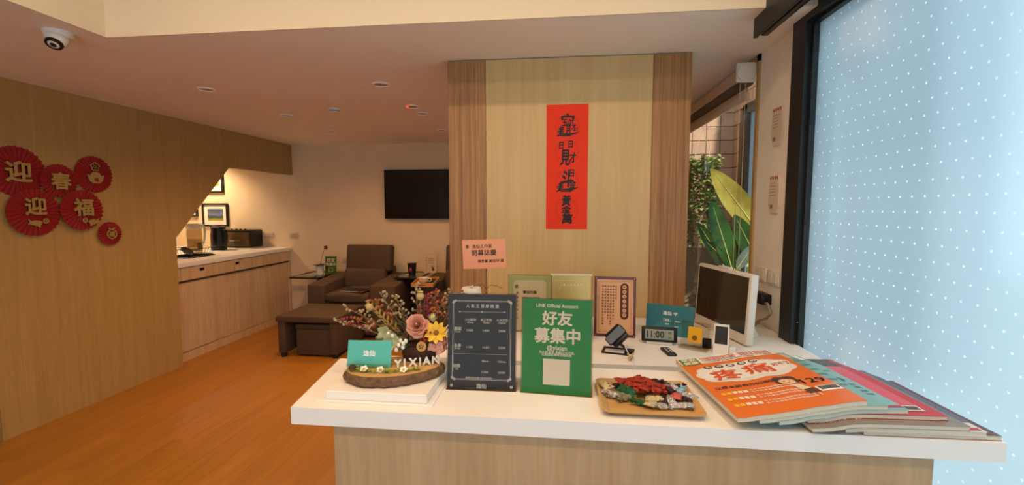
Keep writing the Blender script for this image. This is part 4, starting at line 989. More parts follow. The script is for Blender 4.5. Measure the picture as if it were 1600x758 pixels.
# dried orange slice with star anise
osl = obj('dried_orange_slice', B().lathe([(.0125, -.002), (.016, -.002), (.0175, 0), (.016, .0025), (.0125, .0025)], 22), mat('orange_rind', '#b98a48', .7), fa, loc=(.026, -.072, .052), rot=(R(80), 0, 0)); osl.scale = (.75, .75, .75)
obj('pith', B().lathe([(.013, .000), (.013, .0015), (0, .0015)], 20), mat('orange_pith', '#c7a468', .7), osl)
sb = B()
for i in range(5):
    a = PI / 2 + i * 1.257; sb.leaf((0, 0, .0022), (math.cos(a), math.sin(a), .05), .0105, .005, n=3, droop=0)
obj('star', sb, M_ink, osl)
# pink hydrangea petals lower right
hb = B()
for i in range(16):
    c = (.062 + random.gauss(0, .011), -.050 + random.gauss(0, .005), .054 + random.gauss(0, .010))
    for k in range(4):
        a = k * PI / 2 + i; hb.leaf(c, (math.cos(a), -.3, math.sin(a)), .013, .012, up=(0, 1, 0), droop=.05, n=3)
obj('hydrangea', hb, mat('hydrangea_pink', '#cf8f78', .7), fa)
# cream carnation
hb = B()
for i in range(40):
    a = random.uniform(0, 6.28); hb.leaf((.048, -.035, .108), (.7 * math.cos(a), .5 * math.sin(a) - .3, 1.0), random.uniform(.018, .028), .008, droop=.1, n=3)
obj('cream_carnation', hb, mat('carnation_cream', '#d8c98e', .7), fa)
# dried stems and sprays
def spray(x, y, L, ax, ay, m, name, dens=16, sz=.008, stemm='dry_stem'):
    b = B(); p0 = Vector((x, y, .05)); d = Vector((ax, ay, 1)).normalized(); pts = [p0 + d * (L * t / 6) + Vector((ax, 0, 0)) * (.10 * L * (t / 6) ** 2) for t in range(7)]
    st_ = obj('stem', B().tube(pts, .0012, 5), mat('dry_stem', '#7d6138', .8), fa)
    for i in range(dens):
        t = .45 + .55 * i / dens; k = int(t * 6); q = pts[min(k, 6)].lerp(pts[min(k + 1, 6)], t * 6 - k)
        a = random.uniform(0, 6.28); o = Vector((math.cos(a) * .012, math.sin(a) * .008, random.uniform(0, .012))) * (1.3 - .8 * (t - .45))
        b.tube([q, q + o], .0007, 4); b.ball(q + o, sz / 2, 6, 4)
    obj(name, b, m, st_)
M_s1 = mat('spray_cream', '#a88f66', .8); M_s2 = mat('spray_crimson', '#8e2c30', .7); M_s3 = mat('spray_rust', '#a85a30', .8)
for args in ((-.03, .01, .15, -.55, -.1, M_s1), (-.05, 0, .16, -1.5, -.1, M_s1), (.01, .0, .13, .08, -.1, M_s2), (.03, 0, .12, .3, -.1, M_s3), (.02, .01, .135, .2, 0, M_s2), (.05, .0, .14, .75, -.1, M_s1), (.06, .0, .16, .9, 0, M_s1), (.06, 0, .13, 1.2, -.1, M_s1), (-.06, -.02, .14, -2.2, -.2, M_s2), (-.05, -.02, .15, -2.6, -.2, M_s1), (.05, .02, .145, .55, 0, M_s3), (-.02, 0, .13, -.3, -.1, M_s1), (-.035, 0, .14, -.8, 0, M_s3), (.04, .01, .15, .35, -.1, M_s1), (0, .02, .15, -.1, 0, M_s1), (.065, -.01, .11, 1.5, -.1, M_s1), (-.06, 0, .12, -1.8, -.1, M_s3), (.03, .01, .14, .12, -.1, M_s3), (.055, 0, .12, .65, -.2, M_s3)):
    spray(*args, 'flower_spray')
for (x, ax, L) in ((-.045, -.95, .125), (.005, .05, .125), (.045, .5, .135)):
    d = Vector((ax, -.1, 1)).normalized(); p = Vector((x, -.01, .05)); q = p + d * L
    o = obj('stem', B().tube([p, q], .0015, 6), MATS['dry_stem'], fa)
    Mq = T(q) @ d.to_track_quat('Z', 'Y').to_matrix().to_4x4()
    obj('seed_pod', B().lathe([(0, -.011), (.008, -.007), (.0105, 0), (.008, .008), (.006, .010), (.0085, .013), (0, .0115)], 14, M=Mq), mat('poppy_pod', '#b89a5e', .7), o)
# fern frond and thistle burst on the left
fb = B(); p = Vector((-.05, -.02, .07)); pts = [p + Vector((-.085, 0, .085)) * (i / 8) for i in range(9)]
fb.tube(pts, .0012, 5)
for i, q in enumerate(pts[1:]):
    for s in (-1, 1): fb.leaf(q, (-.4 + .5 * s, 0, .6 + .5 * -s * -.4), .022 * (1.15 - i / 9), .006, up=(0, 1, 0), n=3, droop=.05)
obj('fern_frond', fb, mat('gold_fern', '#a8813a', .7), fa)
tb = B()
for i in range(70):
    a = random.uniform(0, 6.28); z = random.uniform(-.3, 1); tb.leaf((-.068, -.045, .092), (math.cos(a) - .3, .6 * math.sin(a) - .3, z), random.uniform(.02, .036), .003, n=2, droop=.05)
obj('thistle_head', tb, mat('thistle_straw', '#a07d48', .8), fa)
gb = B()
for i in range(46):
    a = random.uniform(-.3, PI + .3); gb.leaf((random.gauss(0, .03), random.gauss(.01, .015), .05), (math.cos(a) * .7, .1, .4 + abs(math.sin(a))), random.uniform(.07, .115), .012, n=4, droop=.1)
obj('back_foliage', gb, mat('dusty_olive', '#5d5638', .8, var=.2), fa)
# ================================================================ CANDY TRAY
M_tray = wood('tray_wood', '#b98c4e', '#cda165', (4, 40, 40), .45)
ty = thing('candy_tray', 'shallow wooden tray holding wrapped candies', 'tray', (.276, 1.365, ZCT), R(0))
def rrect(w, h, r, n=6):
    out = []
    for cx, cy, a0 in ((w - r, h - r, 0), (-w + r, h - r, 90), (-w + r, -h + r, 180), (w - r, -h + r, 270)):
        for i in range(n + 1): a = R(a0 + 90 * i / n); out.append((cx + r * math.cos(a), cy + r * math.sin(a)))
    return out
rings = [(rrect(.120, .100, .018), .0), (rrect(.143, .121, .02), .018), (rrect(.147, .125, .022), .0195), (rrect(.147, .125, .022), .016), ]
rings = [(rrect(.122, .102, .018), 0), (rrect(.147, .125, .022), .0165), (rrect(.147, .125, .022), .0195), (rrect(.142, .120, .02), .0195), (rrect(.120, .100, .018), .004)]
v = []; f = []; n = len(rings[0][0])
for pts, z in rings: v += [(x, y, z) for x, y in pts]
for j in range(len(rings) - 1):
    for i in range(n): f.append((j * n + i, j * n + (i + 1) % n, (j + 1) * n + (i + 1) % n, (j + 1) * n + i))
f += [tuple(range(n - 1, -1, -1)), tuple(range(4 * n, 5 * n))]
obj('dish', B().add(v, f), M_tray, ty, smooth=20)
def foil(name, c, metal=.25, r=.28): return mat(name, c, r, metal=metal, bump=.9, bscale=120, var=.1, vscale=60)
FOIL = {'red': foil('foil_red', '#a8351e'), 'brown': foil('foil_brown', '#3a1c18'), 'silver': foil('foil_silver', '#cfc9c4', .75), 'cream': foil('foil_cream', '#d3bd8e', .1, .4), 'green': foil('foil_green', '#1c5a34'), 'blue': foil('foil_blue', '#9cc0d6', .4), 'olive': foil('foil_olive', '#8a8460', .2), 'pink': foil('foil_pink', '#d86a5c', .2)}
CW = {}
def candy_mesh(kind):
    if kind in CW: return CW[kind]
    b = B(); nu, nv = 10, 10
    if kind == 'pillow':      # flat sachet with crimped ends
        v = []; f = []; L, Wd = .030, .016
        for sgn in (1, -1):
            for i in range(nu + 1):
                for j in range(nv + 1):
                    u, w_ = i / nu * 2 - 1, j / nv * 2 - 1; h = .0075 * max(0, 1 - abs(u) ** 3) ** .6 * max(0, 1 - w_ * w_) ** .5
                    z = sgn * h + (.002 * math.sin(j * 3.1) if abs(u) > .85 else 0); v.append((u * L, w_ * Wd * (1 + .12 * abs(u) ** 4), z + .007))
        for sgn in range(2):
            o = sgn * (nu + 1) * (nv + 1)
            for i in range(nu):
                for j in range(nv):
                    k = o + i * (nv + 1) + j; q = (k, k + nv + 1, k + nv + 2, k + 1); f.append(q if sgn == 0 else q[::-1])
        b.add(v, f)
    else:                      # twisted wrapper
        prof = [(-.030, .012), (-.022, .006), (-.016, .0035), (-.013, .009), (-.006, .0115), (.006, .0115), (.013, .009), (.016, .0035), (.022, .006), (.030, .012)]
        v = []; f = []; n = 10
        for q, (x, r) in enumerate(prof):
            for i in range(n):
                a = 2 * PI * i / n + q * .25; k = 1 + (.35 * (-1) ** i if abs(x) > .018 else 0); fl = .45 if abs(x) > .018 else .8
                v.append((x + (.003 * (-1) ** i if abs(x) > .025 else 0), r * k * math.cos(a), r * k * fl * math.sin(a) + .009))
        for q in range(len(prof) - 1):
            for i in range(n): f.append((q * n + i, q * n + (i + 1) % n, (q + 1) * n + (i + 1) % n, (q + 1) * n + i))
        b.add(v, f)
    rj_ = random.Random(len(CW)); b.v = [(p[0] + rj_.gauss(0, .0011), p[1] + rj_.gauss(0, .0011), max(0.0005, p[2] + rj_.gauss(0, .0009))) for p in b.v]
    CW[kind] = b; return b
# (colour, kind, px of middle on the tray turned to x/y in metres from tray middle, lift, turn, roll, label)
CND = [
 ('cream', 'pillow', -.120, .060, .016, -65, 10, 'cream sachet at the upper left rim of the tray'),
 ('brown', 'twist', -.085, .055, .012, 20, 0, 'dark brown twisted sweet beside the upper left cream sachet'),
 ('silver', 'pillow', -.118, .012, .010, -50, -8, 'silver sachet at the left edge of the heap'),
 ('olive', 'pillow', -.080, .000, .008, -20, 12, 'clear olive sachet in the left half of the heap'),
 ('olive', 'twist', -.062, -.018, .006, 25, 0, 'olive twisted sweet left of the green sweet'),
 ('green', 'pillow', -.056, .016, .020, -42, 20, 'long green sachet lying across the left of the heap'),
 ('green', 'twist', -.026, -.046, .004, -10, 0, 'green sweet alone below the heap on bare wood'),
 ('red', 'pillow', -.060, .082, .022, 30, 15, 'red foil candy at the back left corner of the red heap'), ('red', 'pillow', -.040, .072, .026, -55, -10, 'red foil candy tilted between the back left ones'), ('red', 'pillow', -.022, .090, .024, 15, 20, 'red foil candy standing up at the very back of the heap'),
 ('red', 'pillow', -.030, .040, .030, -30, 10, 'red foil candy lying left of the heap middle'), ('red', 'pillow', -.008, .050, .034, 40, -15, 'topmost red foil candy in the middle of the heap'), ('red', 'pillow', .012, .068, .030, -60, 12, 'red foil candy just behind the topmost one'),
 ('red', 'pillow', .000, .022, .026, 65, 10, 'red foil candy slanting at the front of the heap middle'), ('red', 'twist', .034, .036, .026, 10, 0, 'red twisted sweet right of the heap middle'), ('red', 'twist', -.028, .012, .018, -35, 0, 'red twisted sweet at the front left of the heap'),
 ('red', 'twist', .030, .004, .024, -8, 0, 'large red twisted sweet at the front of the red heap'), ('red', 'pillow', .055, .045, .022, -20, 0, 'red foil candy at the right end of the red heap'), ('red', 'pillow', .018, .090, .022, 80, 0, 'red foil candy at the back beside the dark brown sweet'),
 ('brown', 'twist', .042, .085, .020, -8, 0, 'dark brown sweet at the back of the heap'), ('brown', 'pillow', .062, .078, .018, 10, 0, 'dark brown sachet at the back right of the heap'),
 ('brown', 'twist', .074, .030, .016, -20, 0, 'dark brown sweet on the right side of the red heap'), ('brown', 'pillow', .050, -.020, .010, 70, 15, 'maroon sachet at the front between the cream and silver ones'),
 ('brown', 'pillow', .108, -.005, .006, -15, 0, 'flat maroon sachet near the pink sweet'), ('brown', 'twist', .112, .068, .012, 20, 0, 'black sweet at the right rim of the tray'),
 ('silver', 'pillow', .090, .082, .014, -10, 0, 'silver sachet at the back right of the tray'), ('silver', 'twist', .095, .052, .016, -45, 0, 'silver twisted sweet beside the black one'),
 ('blue', 'twist', .110, .030, .014, 55, 0, 'light blue twisted sweet on the right of the heap'), ('silver', 'pillow', .128, .018, .010, -40, 0, 'white sachet at the right edge of the heap'),
 ('pink', 'pillow', .092, .004, .012, 65, 0, 'pink sweet on the right side of the heap'), ('silver', 'pillow', .066, -.030, .008, -70, 5, 'silver striped sachet standing at the front middle'),
 ('silver', 'pillow', .098, -.050, .006, -12, 0, 'silver sachet at the front right of the tray'), ('cream', 'pillow', .006, -.050, .006, 60, 0, 'cream sachet at the front of the tray'),
 ('cream', 'pillow', .024, -.020, .010, -10, 0, 'cream sachet tucked under the red heap front'), ('silver', 'twist', .032, -.064, .005, 8, 0, 'silver sweet at the front rim beside the cream sachet'),
 ('silver', 'pillow', -.004, .088, .014, 10, 0, 'silver sachet behind the red heap'), ('cream', 'pillow', .048, .094, .012, 5, 0, 'cream sachet at the back rim of the tray'), ('silver', 'twist', -.100, -.004, .006, -30, 0, 'silver twisted sweet beneath the left sachets')]
for (c, k, x, y, z, rz, rx, lab) in CND:
    b = candy_mesh(k)
    sc_ = random.uniform(.9, 1.2)
    o = obj('wrapped_candy', b, FOIL[c], None, smooth=28, loc=(.276 + x, 1.365 + y, ZCT + z), rot=(R(rx), R(random.uniform(-14, 14)), R(rz)))
    tag(o, lab or 'red foil candy heaped in the middle of the wooden tray', 'candy', 'wrapped candies on the tray')
# ================================================================ MAGAZINE PILE
MAGS = []
def bilerp(g, u, v, n):
    u = max(0, min(.9999, u)) * n; v = max(0, min(.9999, v)) * n; i, j = int(u), int(v); a, b = u - i, v - j
    return g[i][j] * (1 - a) * (1 - b) + g[i + 1][j] * a * (1 - b) + g[i][j + 1] * (1 - a) * b + g[i + 1][j + 1] * a * b
NG = 16
def magazine(label, bl, ang, wd, ln, th, col, spine=None):
    """bl: bottom-left corner in plan; drapes over the magazines already below it."""
    ca, sa = math.cos(ang), math.sin(ang)
    def plan(u, v): return (bl[0] + u * wd * ca - v * ln * sa, bl[1] + u * wd * sa + v * ln * ca)
    raw = [[ZCT] * (NG + 1) for _ in range(NG + 1)]; g = [[0] * (NG + 1) for _ in range(NG + 1)]
    for i in range(NG + 1):
        for j in range(NG + 1):
            x, y = plan(i / NG, j / NG); z = ZCT + .0004
            for m in MAGS:
                dx, dy = x - m['bl'][0], y - m['bl'][1]; u = (dx * m['ca'] + dy * m['sa']) / m['wd']; v = (-dx * m['sa'] + dy * m['ca']) / m['ln']
                if -.02 <= u <= 1.02 and -.02 <= v <= 1.02: z = max(z, bilerp(m['g'], u, v, NG) + m['th'] + .0006)
            raw[i][j] = z; g[i][j] = z
    for it in range(120):
        h = [r[:] for r in g]
        for i in range(NG + 1):
            for j in range(NG + 1):
                nb = [h[a][b] for a, b in ((i - 1, j), (i + 1, j), (i, j - 1), (i, j + 1)) if 0 <= a <= NG and 0 <= b <= NG]
                g[i][j] = max(raw[i][j], sum(nb) / len(nb) - .0004)
    m = dict(bl=bl, ca=ca, sa=sa, wd=wd, ln=ln, th=th, g=g); MAGS.append(m)
    x0, y0 = plan(.5, .5)
    t = thing('magazine', label, 'magazine', (x0, y0, ZCT), 0, 'pile of magazines on the counter')
    def at(u, v, dz): x, y = plan(u, v); return (x - x0, y - y0, bilerp(g, u, v, NG) - ZCT + dz)
    def slab(z0, z1, ins=0):
        v = []; f = []; n = NG + 1
        for zz in (z0, z1):
            for i in range(n):
                for j in range(n): v.append(at(ins + (1 - 2 * ins) * i / NG, ins + (1 - 2 * ins) * j / NG, zz))
        for i in range(NG):
            for j in range(NG):
                k = i * n + j; f.append((k, k + 1, k + n + 1, k + n)); q = n * n + k; f.append((q, q + n, q + n + 1, q + 1))
        for i in range(NG):
            for (a, b) in ((i * n, (i + 1) * n), ((i + 1) * n + NG, i * n + NG), (i + 1, i), (NG * n + i, NG * n + i + 1)): f.append((a, b, b + n * n, a + n * n))
        return B().add(v, f)
    obj('pages', slab(.0006, th - .0008, .004), mat('page_block', '#d8cbb4', .8, var=.1, vscale=3, stretch=(1, 1, 900)), t, smooth=40)
    obj('cover', slab(th - .0008, th), col, t, smooth=40)
    obj('back_cover', slab(0, .0006), spine or col, t, smooth=40)
    return t, at, th
def prt(t, at, th, name, b, m, lift=.0009):
    lift = .0006 + (lift - .0009) * 1.5
    """b holds print in unit coordinates u,v (v up); wrap it on to the curved cover."""
    o = B(); o.f = b.f; o.v = [at(p[0], p[1], th + lift + p[2]) for p in b.v]; return obj(name, o, m, t, smooth=0)
def quad(b, u, v, w, h, n=None):
    n = n or max(2, int(max(w, h) * 24))
    vv = []; ff = []
    for i in range(n + 1):
        for j in range(n + 1): vv.append((u - w / 2 + w * i / n, v - h / 2 + h * j / n, 0))
    for i in range(n):
        for j in range(n): k = i * (n + 1) + j; ff.append((k, k + n + 1, k + n + 2, k + 1))
    return b.add(vv, ff)
def blob(b, u, v, w, h, lob=9, amp=.07, n=54):
    vv = [(u, v, 0)]; ff = []
    for k in range(1, 5):
        for i in range(n):
            a = 2 * PI * i / n; r = (1 + amp * abs(math.sin(lob * a / 2)) - amp * .5) * k / 4; p = 2.6
            cx, sy = math.cos(a), math.sin(a); q = (abs(cx) ** p + abs(sy) ** p) ** (-1 / p); vv.append((u + w / 2 * r * cx * q, v + h / 2 * r * sy * q, 0))
    for i in range(n): ff.append((0, 1 + i, 1 + (i + 1) % n))
    for k in range(3):
        for i in range(n): ff.append((1 + k * n + i, 1 + (k + 1) * n + i, 1 + (k + 1) * n + (i + 1) % n, 1 + k * n + (i + 1) % n))
    return b.add(vv, ff)
gl = dict(rough=.32)
m_, a_, h_ = magazine('pale magazine with a green cover at the bottom right of the pile', (.807, 1.211), R(1), .335, .37, .012, mat('cover_palegreen', '#8fa58a', **gl), mat('spine_red', '#8e2a20', .5))
prt(m_, a_, h_, 'cover_band', quad(B(), .86, .5, .28, .98), mat('cover_darkred', '#5c3238', .3))
m_, a_, h_ = magazine('white magazine with dark photo and red band second from the bottom', (.758, 1.204), R(1.2), .344, .455, .012, mat('cover_white', '#d9d3cf', **gl))
prt(m_, a_, h_, 'cover_photo', quad(B(), .92, .55, .15, .88), mat('cover_slate', '#565d70', .3)); prt(m_, a_, h_, 'cover_red_band', quad(B(), .8, .03, .36, .03), mat('cover_red', '#b3282c', .3))
m_, a_, h_ = magazine('grey brown magazine with white lettering under the red one', (.672, 1.196), R(2.2), .39, .46, .012, mat('cover_taupe', '#8a7d72', **gl))
tb = B()
for i in range(4): tb.text('逸活誌報', .20, .10, 1, bold=.01, fit=(.3, .10)) if i == 0 else tb.text('生活品味 自在旅行', .75, .06 + .035 * i, 1, fit=(.36, .02))
prt(m_, a_, h_, 'lettering', tb, M_wprint)
m_, a_, h_ = magazine('red and pink beach magazine with a starfish on the cover', (.672, 1.222), R(2.5), .358, .475, .012, mat('cover_crimson', '#c0262a', **gl))
prt(m_, a_, h_, 'pink_panel', quad(B(), .50, .44, .82, .72), mat('cover_pink', '#d8505e', .3)); prt(m_, a_, h_, 'photo_band', quad(B(), .48, .90, .94, .18), mat('cover_photo_dark', '#4c4238', .3, var=.5, vscale=40)); prt(m_, a_, h_, 'barcode_panel', quad(B(), .80, .09, .20, .07), M_wprint, .0014)
sb = B()
for i in range(22): sb.rect(.715 + i * .008, .09, .003 + .002 * (i % 3), .05)
prt(m_, a_, h_, 'barcode', sb, M_ink, .0019)
sf = B(); vv = [(.68, .50, 0)] + [(.68 + (.055 if i % 2 == 0 else .02) * math.cos(PI * i / 5), .50 + (.05 if i % 2 == 0 else .018) * math.sin(PI * i / 5), 0) for i in range(10)]
sf.add(vv, [(0, 1 + i, 1 + (i + 1) % 10) for i in range(10)]); prt(m_, a_, h_, 'starfish', sf, mat('starfish_gold', '#c99a62', .6), .0016)
prt(m_, a_, h_, 'lettering', B().text('旅', .40, .72, 1, bold=.02, fit=(.08, .06)).text('海邊慢走', .55, .66, 1, fit=(.22, .04)).text('夏日', .50, .56, 1, fit=(.10, .05)), mat('cover_text_maroon', '#6a1c26', .5), .0015)
M_cteal = mat('cover_teal', '#86b7bb', **gl)
m_, a_, h_ = magazine('light teal magazine with white corner numeral under the second teal one', (.594, 1.208), R(5.5), .343, .47, .012, M_cteal)
prt(m_, a_, h_, 'corner_panel', quad(B(), .86, .93, .24, .12), M_wprint); prt(m_, a_, h_, 'numeral', B().text('5', .84, .93, 1, bold=.02, fit=(.05, .07)), M_ink, .0014)
prt(m_, a_, h_, 'stripe', quad(B(), .9, .04, .18, .03), mat('cover_red', '#b3282c', .3))
tb = B().text('A', .84, .76, 1, fit=(.08, .08)).text('健康人生 樂活', .86, .60, 1, fit=(.2, .03)); tb.disc(.88, .44, .06, 18, .045)
for i in range(4): tb.text('自然養生食療與運動', .80, .36 - i * .05, 1, fit=(.32, .028))
prt(m_, a_, h_, 'lettering', tb, mat('cover_text_teal', '#3d6f72', .5))
m_, a_, h_ = magazine('teal magazine directly under the orange one', (.541, 1.201), R(5), .338, .47, .012, mat('cover_teal_deep', '#7db0b0', **gl))
prt(m_, a_, h_, 'photo_band', quad(B(), .80, .90, .36, .12), mat('cover_beige', '#c9b79a', .4)); tb = B()
for i in range(6): tb.text('睡眠飲食與保健指南', .90, .75 - i * .09, 1, fit=(.16, .03))
prt(m_, a_, h_, 'lettering', tb, MATS['cover_text_teal'])
m_, a_, h_ = magazine('orange health magazine on top of the pile', (.482, 1.194), R(5.2), .342, .47, .013, mat('cover_orange', '#e0702a', **gl), mat('back_cream', '#d9c9a4', .5))
prt(m_, a_, h_, 'masthead_panel', quad(B(), .5, .935, .985, .125), mat('cover_masthead', '#ede4da', .3))
prt(m_, a_, h_, 'logo_panel', quad(B(), .115, .925, .19, .125), mat('logo_green', '#5f8a24', .4), .0014)
prt(m_, a_, h_, 'logo_lettering', B().text('早安', .115, .953, 1, bold=.02, fit=(.15, .052)).text('健康', .115, .895, 1, bold=.02, fit=(.15, .052)), mat('logo_white', '#f2ede0', .5), .0019)
prt(m_, a_, h_, 'logo_sun', B().disc(.112, .922, .016, 14, .014), mat('logo_sun', '#e8a21c', .5), .0024)
tb = B()
for i in range(3): tb.text('中西醫師營養師' + '聯手破解', .42, .975 - i * .026, 1, bold=.02, fit=(.36, .02)); tb.text('遠離疼痛 痠麻指南', .80, .975 - i * .026, 1, bold=.02, fit=(.32, .02))
prt(m_, a_, h_, 'headline_red', tb, mat('print_red', '#c2402c', .5), .0014)
prt(m_, a_, h_, 'headline_dark', B().text('特別收錄 專家教你自我檢測 一次搞懂', .60, .893, 1, bold=.01, fit=(.70, .018)), mat('print_dark', '#4a332c', .5), .0014)
prt(m_, a_, h_, 'cloud_panel', blob(B(), .50, .645, .90, .34), mat('cloud_grey', '#e2d9cf', .3), .0010)
prt(m_, a_, h_, 'cloud_white', blob(B(), .485, .655, .82, .27), mat('cloud_white', '#eae3da', .3), .0014)
prt(m_, a_, h_, 'title', B().text('疼', .30, .615, 1, bold=.026, fit=(.27, .185)).text('痛', .62, .640, 1, bold=.026, fit=(.27, .185)), mat('title_orange', '#d8521f', .4), .0019)
prt(m_, a_, h_, 'subtitle_red', B().text('好不了', .86, .665, 1, bold=.02, fit=(.17, .06)).text('ϟ', .74, .80, 1, fit=(.03, .04)).text('ϟ', .80, .79, 1, fit=(.02, .03)), MATS['print_red'], .0019)
db = B(); wb = B()
for i, c in enumerate('為什麼我的'): u = .22 + i * .112; db.disc(u, .775, .042, 18, .030); wb.text(c, u, .775, 1, bold=.02, fit=(.05, .038))
prt(m_, a_, h_, 'seal_discs', db, mat('seal_brown', '#4c342a', .5), .0019); prt(m_, a_, h_, 'seal_characters', wb, M_wprint, .0024)
prt(m_, a_, h_, 'tagline', B().text('以根本解救你的頑固痠痛', .40, .405, 1, bold=.012, fit=(.66, .042)), mat('print_navy', '#3a2a3c', .5), .0012)
yb = B(); tb = B()
for i in range(3):
    v0 = .315 - i * .085
    for k in range(5): quad(yb if k < 2 else tb, .09 + k * .048, v0, .038, .034, 1)
    for q in range(2): tb.text('五十肩膏肓痛腰痠背痛調理', .53, v0 + .014 - q * .03, 1, bold=.01, fit=(.42, .022))
prt(m_, a_, h_, 'yellow_tabs', yb, mat('tab_yellow', '#f0b21e', .5), .0012); prt(m_, a_, h_, 'body_print', tb, mat('tab_cream', '#f0d6c0', .5), .0012)
prt(m_, a_, h_, 'issue_number', B().text('129', .875, .335, 1, bold=.02, fit=(.20, .075)), M_ink, .0012)
prt(m_, a_, h_, 'barcode_panel', quad(B(), .895, .205, .18, .075), M_wprint, .0012)
sb = B()
for i in range(22): sb.rect(.82 + i * .0072, .21, .0025 + .0018 * (i % 3), .05)
prt(m_, a_, h_, 'barcode', sb, M_ink, .0017)
# small drawn girl on the cover: hair, face, body
prt(m_, a_, h_, 'drawn_hair', blob(B(), .68, .385, .20, .13, 4, .12), mat('hair_brown', '#5c3a20', .5), .0012)
prt(m_, a_, h_, 'drawn_face', B().disc(.675, .362, .068, 22, .042), mat('face_peach', '#e8b48c', .5), .0017)
prt(m_, a_, h_, 'drawn_features', B().disc(.65, .365, .007, 8).disc(.70, .365, .007, 8).rect(.675, .343, .022, .005), MATS['print_dark'], .0021)
prt(m_, a_, h_, 'drawn_body', B().add([(.66, .32, 0), (.74, .30, 0), (.78, .22, 0), (.70, .21, 0)], [(0, 3, 2, 1)]), mat('blouse_cream', '#e2cda8', .5), .0014)
prt(m_, a_, h_, 'drawn_skirt', B().add([(.70, .225, 0), (.785, .235, 0), (.80, .17, 0), (.70, .16, 0)], [(0, 3, 2, 1)]), MATS['hair_brown'], .0016)
prt(m_, a_, h_, 'drawn_legs', B().rect(.725, .145, .016, .04).rect(.77, .145, .016, .04), MATS['face_peach'], .0014)
# ================================================================ COURTYARD PLANTS
def leafmat(name, c0, c1, tr=.35):
    m = bpy.data.materials.new(name); m.use_nodes = True; nt = m.node_tree; b = nt.nodes['Principled BSDF']; b.inputs['Roughness'].default_value = .35
    tc = nt.nodes.new('ShaderNodeTexCoord'); n = nt.nodes.new('ShaderNodeTexNoise'); n.inputs['Scale'].default_value = 7; nt.links.new(tc.outputs['Object'], n.inputs['Vector'])
    r = nt.nodes.new('ShaderNodeValToRGB'); r.color_ramp.elements[0].color = lin(c0); r.color_ramp.elements[1].color = lin(c1); r.color_ramp.elements[0].position = .35; r.color_ramp.elements[1].position = .65
    nt.links.new(n.outputs[0], r.inputs[0]); nt.links.new(r.outputs[0], b.inputs['Base Color'])
    t = nt.nodes.new('ShaderNodeBsdfTranslucent'); nt.links.new(r.outputs[0], t.inputs[0]); mx = nt.nodes.new('ShaderNodeMixShader'); mx.inputs[0].default_value = tr
    nt.links.new(b.outputs[0], mx.inputs[1]); nt.links.new(t.outputs[0], mx.inputs[2]); nt.links.new(mx.outputs[0], nt.nodes['Material Output'].inputs[0]); MATS[name] = m; return m
M_ivy = leafmat('ivy_leaf', '#3c5a22', '#a3b568'); M_big = leafmat('broad_leaf', '#16360f', '#2f6a1c'); M_yel = leafmat('yellowing_leaf', '#a38f28', '#dcc257', .5); M_spd = leafmat('striped_leaf', '#4a6a2a', '#b3b873')
M_drk = leafmat('dark_leaf', '#12260f', '#2a4a1c')
iv = thing('hanging_ivy', 'ivy trailing from a hanging pot before the tile wall', 'hanging plant', (1.42, 4.62, 2.05))
obj('pot', B().lathe([(.06, -.10), (.08, -.02), (.10, .02), (.09, .02), (.075, 0)], 18), mat('hanging_pot', '#d8d0c4', .5), iv)
obj('hanger', B().tube([(-.08, 0, .02), (0, 0, .36), (.08, 0, .02)], .004).tube([(0, 0, .36), (0, 0, .43), (.015, 0, .45), (.02, 0, .43)], .004), mat('hanger_white', '#d9d2c8', .5), iv)
def ivyshape(t): return [.3, 1, .55, .75, .3, .02][min(5, int(t * 5.01))]
vb = B(); ib = B()
for i in range(46):
    a = random.uniform(0, 2 * PI); L = random.choice([.25, .4, .55, .7, .85]) * random.uniform(.7, 1.1); r = random.uniform(.08, .17)
    pts = [(.08 * math.cos(a), .08 * math.sin(a), .02), (r * math.cos(a), r * math.sin(a), .03)]
    k = 0; z = .03
    while z > -L:
        z -= .06; k += 1; pts.append((r * math.cos(a) + random.gauss(0, .012), r * math.sin(a) + random.gauss(0, .012), z))
    vb.tube(pts, .0018, 4)
    for p in pts[1:]:
        for q in range(3):
            b_ = random.uniform(0, 6.28); ib.leaf((p[0] + random.gauss(0, .012), p[1] + random.gauss(0, .012), p[2] + random.gauss(0, .02)), (math.cos(b_), math.sin(b_) - .3, random.uniform(-.7, .3)), random.uniform(.035, .055), .045, n=5, droop=.25, shape=ivyshape)
obj('vines', vb, mat('vine_stem', '#5a5a2c', .8), iv); o = obj('foliage', ib, M_ivy, iv); o['kind'] = 'stuff'
CV = Vector((-.38, -.92, .12))
bp_ = thing('broad_leaf_plant', 'large broad leaved plant with one yellowing leaf outside the window', 'plant', (1.56, 3.85, -.02))
obj('stem', B().tube([(0, 0, 0), (.01, 0, .5), (0, 0, 1.02)], .022, 8), mat('plant_stem', '#4c6a2a', .6), bp_)
def bigleaf(b0, tip, W_, mm, tw=0, bend=.05):
    o = Vector((1.56, 3.85, -.02)); p1 = Vector(b0) - o; d = Vector(tip) - Vector(b0); L = d.length
    obj('stalk', B().tube([(0, 0, .75), p1 * .5 + Vector((0, 0, .42)), p1], [.012, .009, .006], 6), MATS['plant_stem'], bp_)
    up = (CV + Vector((tw, 0, 0))).normalized()
    lf = obj('leaf', B().leaf(p1, d, L, W_, up=up, droop=bend, n=14, fold=.22, shape=lambda t: (math.sin(PI * min(1, t * .97 + .02)) ** .65) * (1 - .15 * t)), mm, bp_)
    dn = d.normalized(); pts = [p1 + dn * (L * i / 10) - Vector((0, 0, bend * L * (i / 10) ** 2)) + up * .003 for i in range(10)]
    obj('midrib', B().tube(pts, [.006 * (1 - i / 11) for i in range(10)], 5), mat('midrib_pale', '#b9b865', .5), lf)
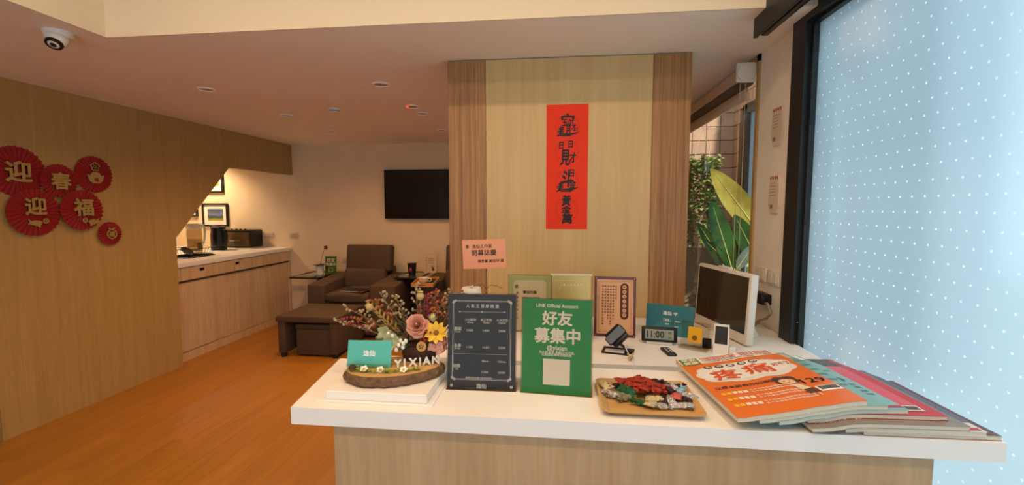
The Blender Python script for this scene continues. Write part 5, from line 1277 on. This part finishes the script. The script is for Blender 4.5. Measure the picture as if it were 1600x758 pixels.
for b0, tip, W_, mm, tw in (((1.70, 3.9, 1.36), (1.29, 3.95, 1.97), .22, M_yel, .1), ((1.40, 3.70, 1.10), (1.21, 3.68, 1.69), .17, M_big, .3), ((1.50, 3.8, 1.09), (1.30, 3.84, 1.60), .17, M_big, -.2), ((1.74, 3.95, 1.19), (1.60, 4.0, 1.74), .19, M_big, .4),
    ((1.44, 3.72, 1.09), (1.16, 3.68, 1.37), .085, M_big, 0), ((1.42, 3.85, 1.06), (1.18, 3.9, 1.50), .12, M_drk, .3), ((1.63, 3.75, 1.13), (1.40, 3.7, 1.57), .17, M_big, .1), ((1.40, 3.6, 1.12), (1.49, 3.52, 1.34), .09, leafmat('grey_green_leaf', '#6d7a72', '#94a09c'), 0), ((1.55, 3.7, 1.1), (1.78, 3.6, 1.5), .16, M_big, .2), ((1.6, 3.9, 1.1), (1.8, 4.2, 1.7), .18, M_big, 0)):
    bigleaf(b0, tip, W_, mm, tw)
def tuft(name, label, loc, n, L, W_, m, el=(.3, 1.2), cat='plant'):
    t = thing(name, label, cat, loc, 0)
    obj('pot', B().lathe([(.10, 0), (.13, .18), (.14, .2), (.12, .2), (.11, .16)], 18), mat('terracotta_pot', '#8a4f34', .8), t)
    for i in range(n):
        a = random.uniform(0, 6.28); e = random.uniform(*el); d = (math.cos(a) * math.cos(e), math.sin(a) * math.cos(e), math.sin(e))
        obj('leaf', B().leaf((random.gauss(0, .02), random.gauss(0, .02), .18), d, L * random.uniform(.7, 1.15), W_, droop=.65, n=9), m, t)
    return t
tuft('spider_plant', 'striped spider plant low behind the monitor', (1.43, 4.05, .62), 48, .40, .022, M_spd)
tuft('dark_leafy_plant', 'dark leafy potted plant by the pier edge outside the window', (1.50, 4.40, .45), 26, .5, .11, M_drk)
tuft('grassy_plant', 'grassy potted plant under the hanging ivy', (1.45, 3.62, .30), 40, .34, .03, M_drk, el=(.8, 1.35))
st_ = tag(obj('planter_stand', B().rbox(1.30, 1.545, 3.93, 4.18, -.02, .62, .01).rbox(1.30, 1.6, 3.48, 3.76, -.02, .30, .01).rbox(1.35, 1.65, 4.25, 4.55, -.02, .45, .01), mat('planter_block', '#7a6a5a', .85, var=.1), None), 'stepped planter blocks carrying the pots below the window', 'planter')
